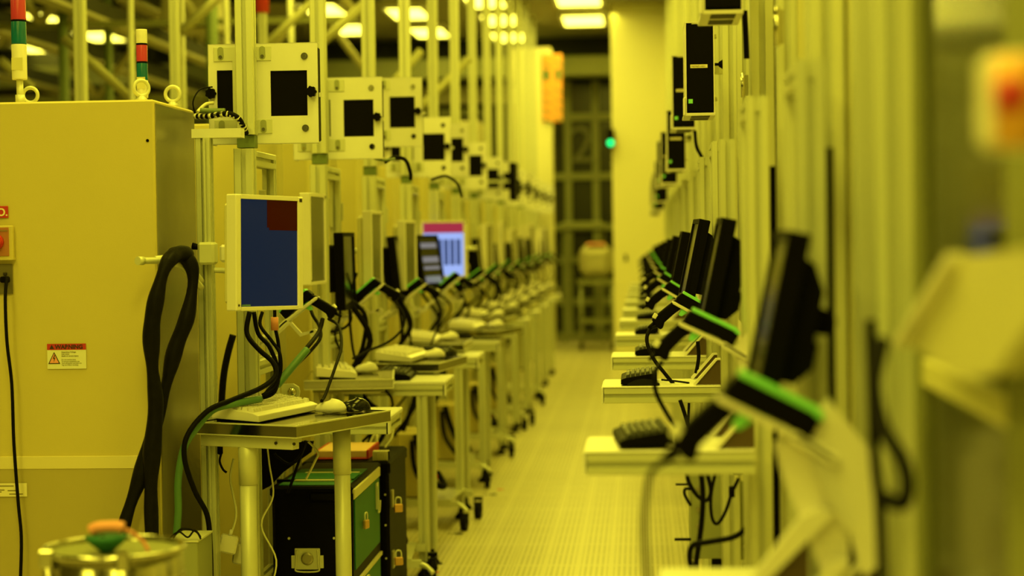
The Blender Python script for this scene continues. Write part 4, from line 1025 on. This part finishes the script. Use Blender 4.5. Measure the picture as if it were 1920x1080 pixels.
# foreground bracket hardware below the huge scanner
t = thing('mounting_bracket', 'large blurred bracket plate below the huge scanner', 'bracket', W(1530, 900, 3.0))
def q(px, py, d=3.0): v_ = W(px, py, d) - W(1530, 900, 3.0); return (v_.x, v_.z)
obj('plate', MB().ext([q(1500, 800), q(1555, 745), q(1592, 860), q(1592, 1120), q(1560, 1120), q(1470, 900), q(1450, 830)], 0, .006), 'ivory', t)
obj('diagonal_flange', MB().ext([q(1395, 1095), q(1425, 1095), q(1560, 960), q(1535, 950), q(1500, 965)], -.03, .0), 'ivory', t)
obj('web', MB().ext([q(1430, 1095), q(1518, 1095), q(1518, 985)], .0, .004), 'gusset', t)
obj('lower_lug', MB().ext([q(1480, 1150), q(1500, 1150), q(1590, 1050), q(1560, 1045)], -.03, 0), 'ivory', t)

# ================================================================ cables
cable([(468, 585, 6.35), (463, 625, 6.33), (485, 655, 6.3), (512, 680, 6.28), (516, 705, 6.26), (490, 727, 6.2), (440, 748, 6.1), (390, 770, 6.0), (352, 815, 5.95), (346, 860, 5.95), (365, 920, 6.0), (388, 965, 6.05), (394, 1020, 6.05), (396, 1100, 6.05)], .0085, 'thick black cable from the first monitor looping down left of the tray', n=10)
cable([(476, 585, 6.4), (484, 625, 6.4), (505, 650, 6.38), (520, 690, 6.35), (517, 725, 6.32), (492, 742, 6.3)], .0075, 'black cable behind the first monitor curving to the tray', n=10)
cable([(492, 585, 6.4), (488, 610, 6.38), (510, 640, 6.36), (525, 665, 6.34), (524, 705, 6.33), (500, 735, 6.31)], .006, 'black lead crossing the bundle under the first monitor')
cable([(515, 575, 6.38), (516, 612, 6.37), (522, 645, 6.36), (525, 690, 6.36), (515, 735, 6.32), (485, 748, 6.3)], .006, 'black lead with an orange tag under the first monitor')
t = tag(obj('cable_tag', MB().cyl((0, 0, -.022), (0, 0, .022), .013), 'orange', loc=(0, 0, 0)), 'small orange cable tag under the first monitor', 'tag'); t.location = W(515, 607, 6.365)
cable([(605, 598, 6.9), (598, 622, 6.85), (577, 650, 6.7), (550, 682, 6.6), (522, 712, 6.5), (495, 742, 6.45)], .008, 'black cable running diagonally from the scanner down to the left', n=10)
cable([(580, 572, 7.1), (587, 592, 7.05), (598, 610, 7.0), (601, 632, 6.9), (585, 655, 6.8), (545, 695, 6.6), (505, 735, 6.45)], .0065, 'second black cable tied to the diagonal one')
cable([(576, 655, 6.5), (548, 688, 6.45), (520, 722, 6.4)], .013, 'green corrugated tube along the diagonal cables', 'corr', n=12)
cable([(488, 748, 6.2), (440, 757, 6.1), (400, 768, 6.05), (370, 800, 6.0), (345, 840, 6.0), (334, 900, 6.0), (334, 960, 6.0), (330, 1010, 6.0)], .012, 'green corrugated tube hanging left of the nearest tray', 'corr', n=12)
cable([(616, 598, 6.98), (635, 612, 6.9), (640, 650, 6.75), (628, 690, 6.6), (610, 740, 6.45), (603, 752, 6.4)], .0055, 'scanner cord dropping from the nearest left scanner to the tray', n=10)
cable([(744, 570, 8.48), (757, 590, 8.45), (755, 615, 8.4), (730, 640, 8.3), (690, 658, 8.2), (662, 672, 8.1)], .0055, 'scanner cord sweeping down from the second left scanner', n=10)
cable([(820, 566, 9.98), (828, 585, 9.9), (822, 610, 9.8), (808, 645, 9.7)], .005, 'scanner cord under the third left scanner')
cable([(638, 575, 8.2), (636, 600, 8.2), (628, 630, 8.15), (640, 660, 8.1)], .006, 'black lead hanging from the first black monitor')
cable([(655, 580, 8.2), (658, 600, 8.2), (645, 615, 8.2), (620, 622, 8.15)], .006, 'second black lead bending left under the first black monitor')
for i in range(9):
    d = 8.36 + 1.5 * i; x = -1.26
    pts = [Vector((-1.335, d + .02, 1.30)), Vector((x, d, 1.20)), Vector((x + .07, d + .02, 1.05)), Vector((x - .02, d + .05, .88)), Vector((x + .09, d, .72)), Vector((x + .02, d + .02, .5))]
    o = obj('cable_bundle', MB().tube(pts, .013, 8).tube([p_ + Vector((.05 * math.sin(j * 2 + i), .02, -.03)) for j, p_ in enumerate(pts)], .010, 8).tube([p_ + Vector((.09 * math.cos(j * 1.7 + i), 0, .05)) for j, p_ in enumerate(pts)], .006, 6), 'rubber', loc=pts[0])
    tag(o, '%s tangle of black cables between the left racks' % ORD[i], 'cable bundle', 'cable tangles of the left row')
for i in range(7):
    d = 10.0 + 1.5 * i
    P = [Vector((-.965, d, 1.185 + .01 * (i % 3))), Vector((-.94, d, 1.10)), Vector((-1.0, d + .08, 1.0)), Vector((-1.12, d + .25, .945))]
    tag(obj('cable', MB().tube([p_ + Vector((0, 3.0, 0)) for p_ in P], .006), 'rubber', loc=P[0] + Vector((0, 3.0, 0))), '%s blurred scanner cord far along the left row' % ORD[i + 3], 'cable', 'far scanner cords of the left row')
cable([(721, 305, 8.2), (740, 295, 8.2), (760, 300, 8.2), (769, 322, 8.2), (770, 338, 8.2)], .008, 'black cable arching from the second enclosure to the rack behind')
cable([(690, 292, 8.05), (715, 300, 8.1), (740, 298, 8.15)], .006, 'green cable below the second enclosure', 'gterm')
cable([(808, 338, 9.7), (835, 330, 9.7), (858, 345, 9.7), (866, 370, 9.7)], .007, 'black cable arching behind the third enclosure')
# below the nearest tray
t = thing('sloped_sheet', 'black sloped sheet hanging under the nearest tray', 'duct', W(515, 870, 6.75))  # a thin hanging sheet, not a hollow duct
obj('sheet', MB().ext([(-.06, .08), (.14, .08), (.13, .04), (.03, -.03), (-.02, -.08), (-.06, -.1)], 0, .02), 'black', t)
obj('sleeve_end', MB().ext([(-.0, -.06), (.05, -.06), (.07, -.2), (.02, -.22)], .03, .05), 'sleeve', t)
cable([(572, 826, 6.5), (565, 850, 6.5), (545, 870, 6.5), (522, 858, 6.5), (515, 850, 6.5)], .004, 'thin black lead drooping under the nearest tray')
cable([(575, 826, 6.55), (558, 872, 6.55), (540, 925, 6.55)], .005, 'black lead falling behind the tray onto the tool case')
cable([(578, 828, 6.45), (596, 848, 6.45), (590, 866, 6.45), (574, 898, 6.45)], .004, 'white lead zigzagging under the nearest tray', 'whitewire')
cable([(415, 850, 6.3), (412, 865, 6.3), (418, 880, 6.3), (425, 886, 6.3)], .004, 'short dark lead with a plug left of the round leg')
t = tag(obj('dark_plug', MB().box(-.008, .008, -.008, .008, -.018, .018, .003), 'black', loc=(0, 0, 0)), 'small black plug hanging left of the first round leg', 'plug'); t.location = W(413, 842, 6.3)
cable([(690, 840, 7.9), (706, 812, 7.9), (706, 870, 7.9), (712, 890, 7.9)], .006, 'pale cord hanging under the second white table', 'whitewire')
cable([(722, 840, 7.9), (735, 820, 7.9), (738, 790, 7.9)], .005, 'white looped cord beneath the second tray', 'whitewire')
cable([(437, 628, 7.0), (428, 660, 7.0), (420, 700, 7.0), (416, 745, 7.0), (414, 800, 7.0)], .013, 'black sleeve hanging between the slim upright and the first rack', 'sleeve', n=10)
t = thing('pivot_bracket', 'pale rounded pivot plate with a domed bolt behind the nearest tray', 'bracket', W(545, 735, 7.0))
obj('plate', MB().ext([(-.035, -.03), (.01, -.03), (.03, -.018), (.034, 0), (.03, .018), (.01, .03), (-.035, .03)], 0, .01), 'tube', t)
obj('domed_bolt', MB().lathe([(.018, 0), (.015, .008), (.006, .013)], 16), 'steel', t); o = [c for c in t.children if c.name.startswith('domed')][0]; o.rotation_euler = (R(90), 0, 0); o.location = (.005, -.001, 0)
# right row cords
cable([(1230, 612, 6.15), (1218, 618, 6.1), (1213, 640, 6.08), (1225, 672, 6.06), (1248, 702, 6.04), (1266, 724, 6.05)], .006, 'black cord curling from the in-focus scanner down behind its keyboard', n=10)
cable([(1240, 680, 4.55), (1228, 700, 4.5), (1230, 735, 4.5), (1250, 775, 4.5), (1272, 808, 4.5)], .0055, 'black cord from the second nearest right scanner', n=10)
cable([(1308, 640, 6.2), (1310, 670, 6.2), (1305, 700, 6.2)], .006, 'short black cord beside the dark gusset')
cable([(1240, 712, 5.98), (1262, 714, 5.99), (1292, 718, 6.02)], .003, 'thin keyboard lead lying on the in-focus shelf')
cable([(1275, 750, 5.9), (1285, 780, 5.9), (1292, 810, 5.9), (1288, 840, 5.9)], .006, 'black cord hanging below the in-focus shelf')
cable([(1292, 752, 5.95), (1290, 790, 5.95), (1285, 815, 5.95)], .004, 'second cord crossing under the in-focus shelf')
cable([(1287, 880, 5.0), (1292, 905, 5.0), (1308, 930, 5.0), (1325, 938, 5.0), (1333, 920, 5.0), (1325, 885, 5.0)], .0055, 'black loop of cord in front of the smaller control box')
cable([(1314, 880, 4.8), (1318, 930, 4.8), (1315, 985, 4.8), (1306, 1050, 4.8), (1303, 1090, 4.8)], .007, 'straight dark cord falling past the control box')
cable([(1343, 880, 5.0), (1333, 930, 5.0), (1335, 970, 5.0), (1345, 982, 5.0), (1360, 960, 5.0), (1372, 925, 5.0), (1385, 897, 5.0)], .0045, 'thin olive cord hanging in a V by the slotted post')
cable([(1419, 890, 4.6), (1421, 930, 4.6), (1410, 975, 4.6), (1380, 1005, 4.6), (1330, 1016, 4.6), (1300, 1022, 4.6), (1293, 1045, 4.6), (1300, 1080, 4.6)], .007, 'thick dark cord sweeping left under the control boxes', n=10)
cable([(1404, 890, 4.7), (1400, 940, 4.7), (1402, 965, 4.7), (1418, 995, 4.7), (1430, 1015, 4.7)], .0045, 'thin cord dropping right of the taller control box')
t = tag(obj('cord_ferrite', MB().cyl((0, 0, -.014), (0, 0, .014), .008), 'black', loc=(0, 0, 0)), 'black ferrite bead on the V shaped cord', 'ferrite'); t.location = W(1372, 922, 5.0)
cable([(1270, 855, 3.0), (1225, 880, 2.95), (1212, 930, 2.9), (1208, 1000, 2.85), (1215, 1100, 2.8)], .0045, 'faint blurred cord falling from the huge right scanner')
cable([(1655, 640, 2.55), (1640, 720, 2.5), (1655, 800, 2.45), (1690, 860, 2.4), (1702, 910, 2.4), (1690, 945, 2.4), (1650, 930, 2.4)], .010, 'blurred thick black cable looping against the glazed enclosure', n=10)
cable([(1632, 600, 2.7), (1634, 700, 2.7), (1640, 850, 2.68), (1650, 950, 2.66), (1656, 1100, 2.6)], .008, 'blurred straight black cable down the enclosure post', n=10)
cable([(1303, 245, 8.7), (1306, 275, 8.7), (1318, 300, 8.7), (1322, 330, 8.7)], .008, 'black cable dropping from the second wall computer')
cable([(1396, 20, 5.3), (1398, 60, 5.3), (1400, 110, 5.3)], .008, 'black cable hanging from the topmost wall computer')
cable([(1362, 330, 6.62), (1362, 370, 6.62), (1362, 410, 6.62)], .02, 'black cable strip on the right wall above the tilted monitors')
t = thing('door_hinge', 'long chromed hinge high on the right wall', 'hinge', W(1457, 50, 4.5))
obj('barrel', MB().cyl((0, 0, -.045), (0, 0, .045), .007), 'steel', t); obj('leaf_plate', MB().box(.002, .016, .0, .004, -.04, .04), 'steel', t)
t = thing('door_hinge', 'shorter chromed hinge lower on the right wall', 'hinge', W(1393, 160, 5.6))
obj('barrel', MB().cyl((0, 0, -.035), (0, 0, .035), .006), 'steel', t); obj('leaf_plate', MB().box(.002, .016, .0, .004, -.03, .03), 'steel', t)
# floor markers
for i, (px, py, lb) in enumerate([(1132, 982, 'x')]):
    pass
FM = [(868, 979, 'dark floor slot plug nearest the second table leg'), (860, 1005, 'dark floor slot plug behind the black caster'), (822, 1062, 'dark floor slot plug at the lowest edge'), (925, 930, 'small dark floor plug by the farther table foot')]
for px, py, lb in FM:
    d = 3600 * 1.5 / (py - 440 - (1200 - px) * .0125); P = W(px, py, d)
    tag(obj('floor_plug', MB().cyl((0, 0, 0), (0, 0, .004), .02, n=16).box(-.06, 0, -.004, .004, 0, .002), 'black', loc=(0, 0, 0)), lb, 'floor plug', 'floor plugs').location = (P.x, P.y, 0)
for px, py, lb in [(873, 987, 'red floor mark by the caster'), (815, 1078, 'red floor mark at the bottom edge'), (938, 920, 'red floor mark by the farther table foot')]:
    d = 3600 * 1.5 / (py - 440 - (1200 - px) * .0125); P = W(px, py, d)
    tag(obj('floor_mark', MB().box(-.018, .018, -.02, .02, 0, .0015), 'red', loc=(0, 0, 0)), lb, 'floor mark', 'red floor marks').location = (P.x, P.y, 0)
# ================================================================ blurred drum in the lower left foreground
P = W(212, 1020, 3.9)
t = thing('steel_canister', 'blurred round steel canister at the lower left foreground', 'canister', (P.x, 3.9, 0))
zt = P.z
obj('drum', MB().lathe([(.14, 0), (.145, .01), (.145, zt - .004), (.141, zt - .004), (.141, zt - .05), (.02, zt - .05)], 48), 'steel_rim', t)
obj('inner_lid', MB().cyl((0, 0, zt - .05), (0, 0, zt - .014), .138, n=48), M['mull'], t)
obj('rim', MB().ring((0, 0, zt - .008), .146, .006, 'z', 40), 'steel', t)
obj('clamp_band', MB().lathe([(.146, zt - .09), (.1475, zt - .085), (.1475, zt - .065), (.146, zt - .06)], 40), 'brush', t)
obj('rim_clip', MB().box(.05, .075, -.16, -.145, zt - .03, zt + .008, .003), 'steel', t); obj('rim_clip', MB().box(-.12, -.09, -.12, -.1, zt - .03, zt + .006, .003), 'steel', t)
t = thing('emergency_handset', 'blurred orange grip with a green base standing on the steel canister', 'handset', (P.x - .005, 3.87, zt - .013))
obj('green_base', MB().lathe([(.012, 0), (.02, .008), (.035, .02), (.045, .034), (.03, .036)], 20), 'green', t)
obj('orange_grip', MB().tube([(-.032, 0, .045), (-.02, 0, .051), (.0, 0, .053), (.025, 0, .053), (.034, 0, .05)], .0125, 14), 'orange', t)
obj('orange_strap', MB().tube([(.03, 0, .05), (.05, .01, .04), (.07, .02, .02), (.082, .02, -.0)], .004, 8), 'orange', t)
obj('black_button', MB().cyl((0, -.02, .03), (0, -.03, .035), .006), 'black', t)
bpy.context.view_layer.update()
